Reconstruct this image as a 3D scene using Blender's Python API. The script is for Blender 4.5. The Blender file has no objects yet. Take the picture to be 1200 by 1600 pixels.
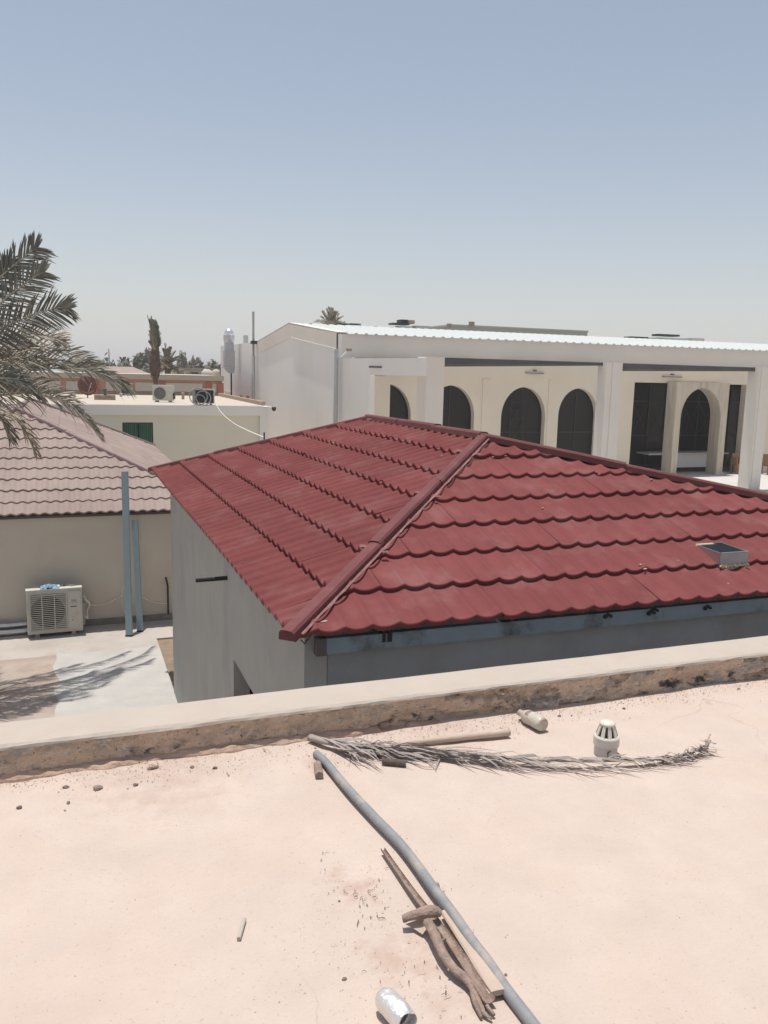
import bpy, math, random
from mathutils import Vector, Matrix, noise
R = math.radians
random.seed(7)
scene = bpy.context.scene
COL = scene.collection

# ---------------------------------------------------------------- camera
# ground level is z = 0; the photographer's eye is 5.1 m up, on a flat roof.
CAM_Z = 5.1
F_PX = 1304.04
PITCH, ROLL, YAW = 0.16369, 0.02367, 0.36364
FW = Vector((math.sin(YAW)*math.cos(PITCH), math.cos(YAW)*math.cos(PITCH), -math.sin(PITCH)))
_rt = Vector((math.cos(YAW), -math.sin(YAW), 0.0))
_up = _rt.cross(FW)
RT = _rt*math.cos(ROLL) + _up*math.sin(ROLL)
UP = _up*math.cos(ROLL) - _rt*math.sin(ROLL)
cam_data = bpy.data.cameras.new('camera')
cam = bpy.data.objects.new('camera', cam_data)
COL.objects.link(cam)
M = Matrix((RT, UP, -FW)).transposed().to_4x4()
M.translation = Vector((0, 0, CAM_Z))
cam.matrix_world = M
cam_data.sensor_fit = 'VERTICAL'
cam_data.sensor_height = 24.0
cam_data.lens = F_PX/1600*24.0
cam_data.clip_start = 0.05
cam_data.clip_end = 3000
scene.camera = cam

# ---------------------------------------------------------------- light
SUN_EL, SUN_AZ = R(81), R(-17)          # azimuth measured from +Y towards +X
world = bpy.data.worlds.new('World')
scene.world = world
world.use_nodes = True
wn = world.node_tree.nodes; wl = world.node_tree.links
bg = wn['Background']
sky = wn.new('ShaderNodeTexSky')
sky.sky_type = 'NISHITA'
sky.sun_disc = False
sky.sun_elevation = SUN_EL
sky.sun_rotation = SUN_AZ
sky.altitude = 0
sky.air_density = 1.0
sky.dust_density = 1.0
sky.ozone_density = 1.0
SKY_STRENGTH = 0.13
# dusty air: the clear sky slightly yellowed, fading to pale haze towards the horizon all round
tcw = wn.new('ShaderNodeTexCoord'); sxyz = wn.new('ShaderNodeSeparateXYZ'); wl.new(tcw.outputs['Generated'], sxyz.inputs[0])
def wmath(op, a, b=None):
    n_ = wn.new('ShaderNodeMath'); n_.operation = op
    for i_, q_ in enumerate((a, b)):
        if q_ is None: continue
        if hasattr(q_, 'links'): wl.new(q_, n_.inputs[i_])
        else: n_.inputs[i_].default_value = q_
    return n_.outputs[0]
zc_ = wmath('MAXIMUM', sxyz.outputs[2], 0.0)
fz = wmath('ADD', wmath('MULTIPLY', wmath('POWER', 2.71828, wmath('MULTIPLY', zc_, -1/0.105)), 0.80), 0.20)
tint = wn.new('ShaderNodeVectorMath'); tint.operation = 'MULTIPLY'; tint.inputs[1].default_value = (1.09, 0.965, 0.865)
wl.new(sky.outputs[0], tint.inputs[0])
hz = wn.new('ShaderNodeMix'); hz.data_type = 'RGBA'
wl.new(fz, hz.inputs[0]); wl.new(tint.outputs[0], hz.inputs[6])
hz.inputs[7].default_value = (0.66/SKY_STRENGTH, 0.675/SKY_STRENGTH, 0.71/SKY_STRENGTH, 1)
wl.new(hz.outputs[2], bg.inputs[0])
bg.inputs[1].default_value = SKY_STRENGTH
sd = bpy.data.lights.new('sun', 'SUN')
sd.energy = 4.15
sd.angle = R(0.55)
sd.color = (1.0, 0.955, 0.89)
sun = bpy.data.objects.new('sun', sd)
COL.objects.link(sun)
sdir = Vector((math.sin(SUN_AZ)*math.cos(SUN_EL), math.cos(SUN_AZ)*math.cos(SUN_EL), math.sin(SUN_EL)))
sun.rotation_euler = sdir.to_track_quat('Z', 'Y').to_euler()
sun.location = (0, 0, 60)
vs = scene.view_settings
vs.view_transform = 'Standard'
vs.look = 'None'
vs.gamma = 1.0
vs.exposure = 0.0
vs.use_curve_mapping = False

# ---------------------------------------------------------------- where a sight line meets a real plane
def ray(x, y):
    return FW + RT*((x-600)/F_PX) - UP*((y-800)/F_PX)
def gz(x, y, z):
    d = ray(x, y); return Vector((0, 0, CAM_Z)) + d*((z-CAM_Z)/d.z)
def gv(x, y, v):
    d = ray(x, y); return Vector((0, 0, CAM_Z)) + d*(v/d.y)
def gu(x, y, u):
    d = ray(x, y); return Vector((0, 0, CAM_Z)) + d*(u/d.x)

# ---------------------------------------------------------------- materials
def mat(name, col, rough=0.85, var=0.12, scale=3.0, bump=0.0, bscale=40.0, metal=0.0, spec=0.3,
        col2=None, scale2=0.8, amt2=0.0, rnd=0.0, detail=6, stretch=(1, 1, 1), bdist=0.02):
    m = bpy.data.materials.new(name); m.use_nodes = True
    n = m.node_tree.nodes; l = m.node_tree.links
    b = n['Principled BSDF']
    b.inputs['Roughness'].default_value = rough
    b.inputs['Metallic'].default_value = metal
    b.inputs['Specular IOR Level'].default_value = spec
    tc = n.new('ShaderNodeTexCoord')
    mp = n.new('ShaderNodeMapping'); mp.inputs['Scale'].default_value = stretch
    l.new(tc.outputs['Object'], mp.inputs[0])
    nz = n.new('ShaderNodeTexNoise'); nz.inputs['Scale'].default_value = scale
    nz.inputs['Detail'].default_value = detail; nz.inputs['Roughness'].default_value = 0.62
    l.new(mp.outputs[0], nz.inputs['Vector'])
    rp = n.new('ShaderNodeValToRGB')
    rp.color_ramp.elements[0].position = 0.28; rp.color_ramp.elements[1].position = 0.72
    lo = [max(0, c*(1-var)) for c in col]; hi = [min(1, c*(1+var)) for c in col]
    rp.color_ramp.elements[0].color = (*lo, 1); rp.color_ramp.elements[1].color = (*hi, 1)
    l.new(nz.outputs[0], rp.inputs[0])
    out = rp.outputs[0]
    if col2 is not None:
        n2 = n.new('ShaderNodeTexNoise'); n2.inputs['Scale'].default_value = scale2
        n2.inputs['Detail'].default_value = 7; n2.inputs['Roughness'].default_value = 0.66
        l.new(mp.outputs[0], n2.inputs['Vector'])
        r2 = n.new('ShaderNodeValToRGB')
        r2.color_ramp.elements[0].position = 0.50; r2.color_ramp.elements[1].position = 0.66
        r2.color_ramp.elements[0].color = (0, 0, 0, 1); r2.color_ramp.elements[1].color = (amt2, amt2, amt2, 1)
        l.new(n2.outputs[0], r2.inputs[0])
        mx = n.new('ShaderNodeMix'); mx.data_type = 'RGBA'
        l.new(r2.outputs[0], mx.inputs[0]); l.new(out, mx.inputs[6]); mx.inputs[7].default_value = (*col2, 1)
        out = mx.outputs[2]
    if rnd:
        oi = n.new('ShaderNodeObjectInfo')
        mr = n.new('ShaderNodeMapRange'); mr.inputs[3].default_value = 1-rnd; mr.inputs[4].default_value = 1+rnd
        l.new(oi.outputs['Random'], mr.inputs[0])
        vm = n.new('ShaderNodeVectorMath'); vm.operation = 'SCALE'
        l.new(out, vm.inputs[0]); l.new(mr.outputs[0], vm.inputs['Scale'])
        out = vm.outputs[0]
    l.new(out, b.inputs['Base Color'])
    if bump:
        n3 = n.new('ShaderNodeTexNoise'); n3.inputs['Scale'].default_value = bscale
        n3.inputs['Detail'].default_value = 8; n3.inputs['Roughness'].default_value = 0.65
        l.new(mp.outputs[0], n3.inputs['Vector'])
        bp = n.new('ShaderNodeBump'); bp.inputs['Strength'].default_value = bump; bp.inputs['Distance'].default_value = bdist
        l.new(n3.outputs[0], bp.inputs['Height']); l.new(bp.outputs[0], b.inputs['Normal'])
    return m

MT = {}
MT['sand'] = mat('sand_roof_coat', (0.548, 0.455, 0.39), 0.92, 0.06, 4.5, 0.4, 75, col2=(0.525, 0.415, 0.345), scale2=1.7, amt2=0.5, bdist=0.012)
MT['fillet'] = mat('old_mortar', (0.46, 0.32, 0.24), 0.95, 0.2, 9, 0.6, 40, col2=(0.50, 0.41, 0.33), scale2=4, amt2=0.8)
MT['coping'] = mat('cream_coping_paint', (0.465, 0.405, 0.345), 0.8, 0.05, 2.2, 0.15, 60, col2=(0.43, 0.355, 0.29), scale2=5, amt2=0.35)
MT['red'] = mat('red_stone_coated_tile', (0.200, 0.060, 0.059), 0.9, 0.12, 2.2, 0.5, 240, spec=0.12, col2=(0.245, 0.115, 0.108), scale2=2.3, amt2=0.6, rnd=0.07, bdist=0.004)
MT['redcap'] = mat('red_ridge_metal', (0.145, 0.043, 0.043), 0.75, 0.12, 2.5, 0.15, 200, spec=0.35, col2=(0.20, 0.08, 0.08), scale2=4, amt2=0.5, rnd=0.06, bdist=0.004)
MT['rawedge'] = mat('raw_flashing_edge', (0.23, 0.115, 0.108), 0.75, 0.4, 14, 0.2, 80)
MT['brownpave'] = mat('brown_paving', (0.39, 0.325, 0.275), 0.92, 0.14, 2.5, 0.4, 25, col2=(0.32, 0.245, 0.20), scale2=2.2, amt2=0.7)
MT['soil'] = mat('brown_soil', (0.27, 0.205, 0.15), 0.95, 0.3, 6, 0.8, 20, col2=(0.2, 0.15, 0.11), scale2=3, amt2=0.7)
MT['pink'] = mat('faded_pink_tile', (0.33, 0.262, 0.232), 0.9, 0.09, 1.3, 0.3, 160, spec=0.2, col2=(0.29, 0.215, 0.20), scale2=1.1, amt2=0.5, rnd=0.05, bdist=0.005)
MT['pinkcap'] = mat('faded_pink_ridge', (0.30, 0.215, 0.205), 0.85, 0.12, 3, 0.2, 120, rnd=0.05)
MT['under'] = mat('dark_roof_underlay', (0.045, 0.022, 0.022), 0.9, 0.2, 3)  # kept near black so gaps between panels read as shade
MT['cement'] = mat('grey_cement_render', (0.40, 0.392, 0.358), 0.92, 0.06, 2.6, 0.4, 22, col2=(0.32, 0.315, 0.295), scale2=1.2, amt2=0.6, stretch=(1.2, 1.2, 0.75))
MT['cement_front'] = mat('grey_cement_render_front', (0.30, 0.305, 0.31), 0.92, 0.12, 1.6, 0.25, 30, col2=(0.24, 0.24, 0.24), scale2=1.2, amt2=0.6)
MT['steel'] = mat('blue_grey_primer_steel', (0.22, 0.27, 0.30), 0.55, 0.12, 4, 0.1, 60, spec=0.4, col2=(0.07, 0.06, 0.05), scale2=3.5, amt2=0.8)
MT['galv'] = mat('galvanised_sheet', (0.50, 0.51, 0.52), 0.38, 0.12, 8, 0.05, 50, metal=0.85)
MT['dark'] = mat('hollow_shade_black', (0.018, 0.018, 0.019), 0.8, 0.3, 2)  # near-black colour stands in for shade inside hollows
MT['black'] = mat('black_rubber', (0.022, 0.022, 0.022), 0.6, 0.2, 8)
MT['foam'] = mat('yellow_foam', (0.62, 0.55, 0.36), 0.9, 0.2, 20, 0.8, 60)
MT['tan'] = mat('tan_rendered_wall', (0.66, 0.60, 0.50), 0.92, 0.05, 0.9, 0.2, 30, col2=(0.60, 0.51, 0.40), scale2=0.7, amt2=0.6)
MT['plinth'] = mat('grey_plinth', (0.28, 0.25, 0.215), 0.9, 0.25, 6, 0.4, 30)
MT['concrete'] = mat('courtyard_paving', (0.45, 0.41, 0.37), 0.9, 0.10, 1.2, 0.3, 25, col2=(0.37, 0.315, 0.27), scale2=1.4, amt2=0.6)
MT['screed'] = mat('pale_cement_screed', (0.46, 0.445, 0.415), 0.9, 0.09, 2.4, 0.2, 30, col2=(0.40, 0.385, 0.355), scale2=0.9, amt2=0.7)
MT['earth'] = mat('dry_earth', (0.50, 0.41, 0.31), 0.95, 0.2, 1.5, 0.6, 8, col2=(0.44, 0.34, 0.25), scale2=0.4, amt2=0.7)
MT['white'] = mat('white_wall_paint', (0.83, 0.815, 0.775), 0.85, 0.03, 0.5, 0.1, 20, col2=(0.74, 0.715, 0.66), scale2=0.25, amt2=0.6, stretch=(1, 1, 0.6))
MT['hallup'] = mat('off_white_upper_wall', (0.74, 0.69, 0.62), 0.85, 0.04, 0.4, 0.1, 20, col2=(0.67, 0.63, 0.57), scale2=0.3, amt2=0.5)
MT['cream'] = mat('cream_wall_paint', (0.78, 0.69, 0.55), 0.85, 0.04, 0.6, 0.1, 20, col2=(0.72, 0.62, 0.47), scale2=0.4, amt2=0.4)
MT['streak'] = mat('streaked_pier_plaster', (0.60, 0.53, 0.42), 0.85, 0.10, 1.4, 0.1, 20, col2=(0.42, 0.35, 0.26), scale2=1.6, amt2=0.7, stretch=(2.2, 2.2, 0.22))
MT['sheet'] = mat('white_roof_sheet', (0.64, 0.665, 0.64), 0.5, 0.04, 1, spec=0.4)
MT['darksteel'] = mat('dark_grey_beam', (0.085, 0.085, 0.095), 0.6, 0.2, 1.0)
MT['brownsteel'] = mat('brown_soffit', (0.12, 0.10, 0.095), 0.7, 0.2, 1.0)
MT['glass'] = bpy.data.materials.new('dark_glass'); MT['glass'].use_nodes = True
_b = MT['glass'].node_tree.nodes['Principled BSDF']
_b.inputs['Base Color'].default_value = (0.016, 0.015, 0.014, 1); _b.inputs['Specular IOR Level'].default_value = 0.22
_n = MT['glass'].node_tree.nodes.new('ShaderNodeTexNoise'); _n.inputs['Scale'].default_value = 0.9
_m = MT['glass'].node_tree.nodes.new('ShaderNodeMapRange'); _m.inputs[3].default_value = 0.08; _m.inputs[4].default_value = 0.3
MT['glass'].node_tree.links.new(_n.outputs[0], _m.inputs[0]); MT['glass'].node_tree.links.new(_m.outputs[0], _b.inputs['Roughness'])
MT['mullion'] = mat('dark_mullion', (0.035, 0.033, 0.031), 0.5, 0.2, 2)
MT['green'] = mat('green_shutter', (0.006, 0.085, 0.045), 0.5, 0.15, 3, spec=0.4, rnd=0.12)
MT['greenframe'] = mat('dark_green_frame', (0.012, 0.04, 0.03), 0.5, 0.1, 3)
MT['flatwall'] = mat('pale_green_white_wall', (0.69, 0.68, 0.57), 0.88, 0.04, 0.5, 0.1, 20, col2=(0.63, 0.625, 0.53), scale2=0.4, amt2=0.5)
MT['flatband'] = mat('white_roof_band', (0.76, 0.76, 0.72), 0.85, 0.03, 0.6)
MT['roofsand'] = mat('pale_roof_screed', (0.52, 0.455, 0.375), 0.92, 0.08, 0.8, col2=(0.58, 0.53, 0.46), scale2=0.7, amt2=0.6)
MT['brick'] = mat('tan_block', (0.34, 0.25, 0.19), 0.9, 0.2, 6, 0.4, 20, rnd=0.2)
MT['acw'] = mat('off_white_metal_casing', (0.56, 0.55, 0.48), 0.5, 0.06, 3, spec=0.4, col2=(0.46, 0.43, 0.35), scale2=2.2, amt2=0.5)
MT['acgrille'] = mat('grey_grille', (0.36, 0.35, 0.32), 0.5, 0.1, 5)
MT['coil'] = mat('dark_coil_fins', (0.055, 0.055, 0.058), 0.55, 0.2, 10, metal=0.3)
MT['bluebag'] = mat('light_blue_plastic', (0.28, 0.42, 0.56), 0.35, 0.25, 16, spec=0.5)
MT['bluepost'] = mat('pale_blue_grey_post', (0.27, 0.35, 0.38), 0.55, 0.10, 3, 0.1, 60, col2=(0.20, 0.24, 0.25), scale2=3, amt2=0.5)
MT['foil'] = mat('silver_foil_lagging', (0.80, 0.80, 0.82), 0.28, 0.08, 12, 0.4, 40, metal=0.8)
MT['cable'] = mat('white_cable', (0.86, 0.80, 0.72), 0.5, 0.1, 8)
MT['salmon'] = mat('salmon_wall_paint', (0.50, 0.27, 0.19), 0.85, 0.08, 0.6)
MT['coral'] = mat('coral_pilaster_paint', (0.42, 0.155, 0.12), 0.85, 0.1, 0.8)
MT['panelwhite'] = mat('off_white_panel', (0.56, 0.53, 0.47), 0.85, 0.05, 0.6)
MT['beige'] = mat('beige_parapet', (0.52, 0.46, 0.38), 0.88, 0.06, 0.5)
MT['ruin'] = mat('brown_block_ruin', (0.34, 0.27, 0.215), 0.92, 0.2, 0.8)
MT['leaf1'] = mat('palm_leaf_grey_green', (0.165, 0.16, 0.118), 0.55, 0.3, 2.5, spec=0.35, rnd=0.18)
MT['leaf2'] = mat('palm_leaf_dry', (0.33, 0.28, 0.205), 0.6, 0.3, 3, spec=0.3, rnd=0.15)
MT['rachis'] = mat('palm_rib', (0.34, 0.29, 0.19), 0.6, 0.2, 4)
MT['bark'] = mat('palm_bark', (0.15, 0.10, 0.075), 0.95, 0.35, 6, 0.7, 20)
MT['treeleaf'] = mat('hazed_tree_leaf', (0.185, 0.19, 0.145), 0.7, 0.35, 0.6, rnd=0.2)  # lightened to put distance haze into the leaf colour
MT['paleleaf'] = mat('hazed_pale_leaf', (0.24, 0.225, 0.18), 0.8, 0.25, 0.6, rnd=0.12)  # haze over the farthest trees simulated by this pale colour
MT['pipe'] = mat('grey_plastic_hose', (0.25, 0.258, 0.265), 0.62, 0.14, 16, 0.2, 160, col2=(0.42, 0.36, 0.31), scale2=9, amt2=0.75, spec=0.35)
MT['stalk'] = mat('brown_palm_stalk', (0.37, 0.27, 0.22), 0.8, 0.30, 38, 0.7, 120, stretch=(1, 1, 1), col2=(0.46, 0.38, 0.31), scale2=9, amt2=0.6)
MT['stalkpale'] = mat('pale_palm_stalk', (0.50, 0.40, 0.325), 0.8, 0.12, 8, 0.3, 50)
MT['greywood'] = mat('weathered_grey_stalk', (0.36, 0.305, 0.265), 0.85, 0.25, 14, 0.4, 60)
MT['greyfrond'] = mat('weathered_grey_leaf', (0.34, 0.30, 0.275), 0.8, 0.3, 10, rnd=0.1)
MT['pvc'] = mat('cream_pvc', (0.64, 0.60, 0.52), 0.45, 0.05, 6, spec=0.45, col2=(0.52, 0.44, 0.35), scale2=9, amt2=0.4)
MT['pvcgrey'] = mat('grey_white_pvc_pipe', (0.52, 0.49, 0.45), 0.5, 0.08, 9, spec=0.4, col2=(0.40, 0.34, 0.28), scale2=14, amt2=0.5)
MT['alu'] = mat('bare_aluminium', (0.82, 0.80, 0.77), 0.36, 0.05, 20, 0.6, 26, metal=0.7, bdist=0.012)
MT['bottle'] = mat('clouded_white_plastic', (0.55, 0.50, 0.42), 0.35, 0.15, 18, spec=0.5, col2=(0.30, 0.19, 0.12), scale2=16, amt2=0.7)
MT['stone'] = mat('grey_brown_stone', (0.26, 0.205, 0.175), 0.9, 0.3, 30, 0.5, 60, rnd=0.3)
MT['debris'] = mat('pale_grit', (0.42, 0.32, 0.26), 0.95, 0.35, 25)
MT['litter'] = mat('dry_leaf_litter', (0.15, 0.105, 0.08), 0.9, 0.4, 25)
MT['hose'] = mat('brown_corrugated_hose', (0.13, 0.10, 0.085), 0.8, 0.25, 30)
MT['wood'] = mat('orange_brown_wood', (0.30, 0.17, 0.085), 0.6, 0.2, 4)
MT['terrace'] = mat('white_terrace_paving', (0.58, 0.56, 0.53), 0.8, 0.05, 0.8, col2=(0.46, 0.43, 0.39), scale2=0.5, amt2=0.5)
MT['greyparapet'] = mat('grey_rendered_parapet', (0.40, 0.40, 0.37), 0.9, 0.08, 0.4)
MT['ductgrey'] = mat('grey_green_duct', (0.42, 0.46, 0.44), 0.5, 0.06, 1)
MT['ductshade'] = mat('duct_shade_black', (0.012, 0.016, 0.022), 0.7, 0.3, 6, spec=0.1)  # colour stands in for shade inside the duct
MT['scaff'] = mat('dull_scaffold_tube', (0.045, 0.044, 0.042), 0.7, 0.2, 3)
MT['dish'] = mat('rusty_red_dish', (0.16, 0.065, 0.052), 0.7, 0.3, 2)

def sand_marks(m, smudges):
    n = m.node_tree.nodes; l = m.node_tree.links; b = n['Principled BSDF']
    prev = b.inputs['Base Color'].links[0].from_socket
    tc = n.new('ShaderNodeTexCoord')
    wp = n.new('ShaderNodeTexNoise'); wp.inputs['Scale'].default_value = 2.5; wp.inputs['Detail'].default_value = 5; l.new(tc.outputs['Object'], wp.inputs['Vector'])
    ad = n.new('ShaderNodeVectorMath'); ad.operation = 'MULTIPLY_ADD'; ad.inputs[1].default_value = (.35, .35, .35)
    l.new(wp.outputs[1], ad.inputs[0]); l.new(tc.outputs['Object'], ad.inputs[2])
    vo = n.new('ShaderNodeTexVoronoi'); vo.feature = 'DISTANCE_TO_EDGE'; vo.inputs['Scale'].default_value = 0.75; l.new(ad.outputs[0], vo.inputs['Vector'])
    ln = n.new('ShaderNodeMapRange'); ln.inputs[1].default_value = .0012; ln.inputs[2].default_value = .0035; ln.inputs[3].default_value = 1; ln.inputs[4].default_value = 0; l.new(vo.outputs[0], ln.inputs[0])
    mk = n.new('ShaderNodeTexNoise'); mk.inputs['Scale'].default_value = 1.1; mk.inputs['Detail'].default_value = 3; l.new(tc.outputs['Object'], mk.inputs['Vector'])
    mr = n.new('ShaderNodeMapRange'); mr.inputs[1].default_value = .5; mr.inputs[2].default_value = .62; mr.inputs[4].default_value = .26; l.new(mk.outputs[0], mr.inputs[0])
    mu = n.new('ShaderNodeMath'); mu.operation = 'MULTIPLY'; l.new(ln.outputs[0], mu.inputs[0]); l.new(mr.outputs[0], mu.inputs[1])
    m1 = n.new('ShaderNodeMix'); m1.data_type = 'RGBA'; l.new(mu.outputs[0], m1.inputs[0]); l.new(prev, m1.inputs[6]); m1.inputs[7].default_value = (.27, .19, .15, 1)
    sp = n.new('ShaderNodeTexNoise'); sp.inputs['Scale'].default_value = 95; sp.inputs['Detail'].default_value = 4; l.new(tc.outputs['Object'], sp.inputs['Vector'])
    sr = n.new('ShaderNodeMapRange'); sr.inputs[1].default_value = .63; sr.inputs[2].default_value = .75; sr.inputs[4].default_value = .5; l.new(sp.outputs[0], sr.inputs[0])
    m2 = n.new('ShaderNodeMix'); m2.data_type = 'RGBA'; l.new(sr.outputs[0], m2.inputs[0]); l.new(m1.outputs[2], m2.inputs[6]); m2.inputs[7].default_value = (.34, .25, .2, 1)
    out = m2.outputs[2]
    sn = n.new('ShaderNodeTexNoise'); sn.inputs['Scale'].default_value = 14; sn.inputs['Detail'].default_value = 7; sn.inputs['Roughness'].default_value = .7; l.new(tc.outputs['Object'], sn.inputs['Vector'])
    for (c, rad, amt) in smudges:          # reddish scuffed patches where litter has been swept
        ds_ = n.new('ShaderNodeVectorMath'); ds_.operation = 'DISTANCE'; l.new(tc.outputs['Object'], ds_.inputs[0]); ds_.inputs[1].default_value = c
        fo = n.new('ShaderNodeMapRange'); fo.inputs[1].default_value = 0; fo.inputs[2].default_value = rad; fo.inputs[3].default_value = .34; fo.inputs[4].default_value = 0; l.new(ds_.outputs['Value'], fo.inputs[0])
        ad2 = n.new('ShaderNodeMath'); ad2.operation = 'ADD'; l.new(fo.outputs[0], ad2.inputs[0]); l.new(sn.outputs[0], ad2.inputs[1])
        th_ = n.new('ShaderNodeMapRange'); th_.inputs[1].default_value = .62; th_.inputs[2].default_value = .86; th_.inputs[4].default_value = amt; l.new(ad2.outputs[0], th_.inputs[0])
        gt = n.new('ShaderNodeMath'); gt.operation = 'MULTIPLY'; l.new(th_.outputs[0], gt.inputs[0])
        g2 = n.new('ShaderNodeMath'); g2.operation = 'LESS_THAN'; l.new(ds_.outputs['Value'], g2.inputs[0]); g2.inputs[1].default_value = rad; l.new(g2.outputs[0], gt.inputs[1])
        mm = n.new('ShaderNodeMix'); mm.data_type = 'RGBA'; l.new(gt.outputs[0], mm.inputs[0]); l.new(out, mm.inputs[6]); mm.inputs[7].default_value = (.44, .31, .25, 1); out = mm.outputs[2]
    l.new(out, b.inputs['Base Color'])
sand_marks(MT['sand'], ((gz(548, 1390, 3.48), .16, .75), (gz(625, 1500, 3.48), .20, .65), (gz(690, 1570, 3.48), .12, .5), (gz(250, 1212, 3.48), .55, .45), (gz(690, 1140, 3.48), .4, .5), (gz(500, 1195, 3.48), .12, .6)))

# parapet inner face: brown render, bare cement patches, black mould near its foot
def parapet_material():
    m = mat('damaged_brown_render', (0.70, 0.525, 0.385), 0.95, 0.2, 9, 1.0, 48, col2=(0.74, 0.57, 0.44), scale2=11, amt2=0.8, bdist=0.03)
    n = m.node_tree.nodes; l = m.node_tree.links; b = n['Principled BSDF']
    base = b.inputs['Base Color'].links[0].from_socket
    tc = n.new('ShaderNodeTexCoord')
    def layer(prev, scale, lo, hi, col, st, off, mask=None):
        mp = n.new('ShaderNodeMapping'); mp.inputs['Scale'].default_value = st; mp.inputs['Location'].default_value = off
        l.new(tc.outputs['Object'], mp.inputs[0])
        nz = n.new('ShaderNodeTexNoise'); nz.inputs['Scale'].default_value = scale; nz.inputs['Detail'].default_value = 8
        nz.inputs['Roughness'].default_value = 0.68
        l.new(mp.outputs[0], nz.inputs['Vector'])
        mr = n.new('ShaderNodeMapRange'); mr.inputs[1].default_value = lo; mr.inputs[2].default_value = hi
        l.new(nz.outputs[0], mr.inputs[0])
        fac = mr.outputs[0]
        if mask is not None:
            mm = n.new('ShaderNodeMath'); mm.operation = 'MULTIPLY'; l.new(fac, mm.inputs[0]); l.new(mask, mm.inputs[1]); fac = mm.outputs[0]
        mx = n.new('ShaderNodeMix'); mx.data_type = 'RGBA'
        l.new(fac, mx.inputs[0]); l.new(prev, mx.inputs[6]); mx.inputs[7].default_value = (*col, 1)
        return mx.outputs[2]
    o = layer(base, 4.0, 0.54, 0.61, (0.46, 0.405, 0.35), (1, 1, 1.8), (3, 0, 1))
    o = layer(o, 26, 0.57, 0.61, (0.80, 0.64, 0.52), (1, 1, 1.6), (1, 7, 2))
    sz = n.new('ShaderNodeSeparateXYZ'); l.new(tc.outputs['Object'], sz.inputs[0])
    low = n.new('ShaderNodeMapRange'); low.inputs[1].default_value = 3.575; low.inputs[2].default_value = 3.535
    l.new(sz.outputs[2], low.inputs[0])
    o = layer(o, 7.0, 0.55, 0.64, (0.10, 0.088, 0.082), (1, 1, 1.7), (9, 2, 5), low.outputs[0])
    o = layer(o, 48, 0.60, 0.65, (0.16, 0.13, 0.11), (1, 1, 1.2), (4, 2, 8))
    l.new(o, b.inputs['Base Color'])
    return m
MT['parapet'] = parapet_material()

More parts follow.
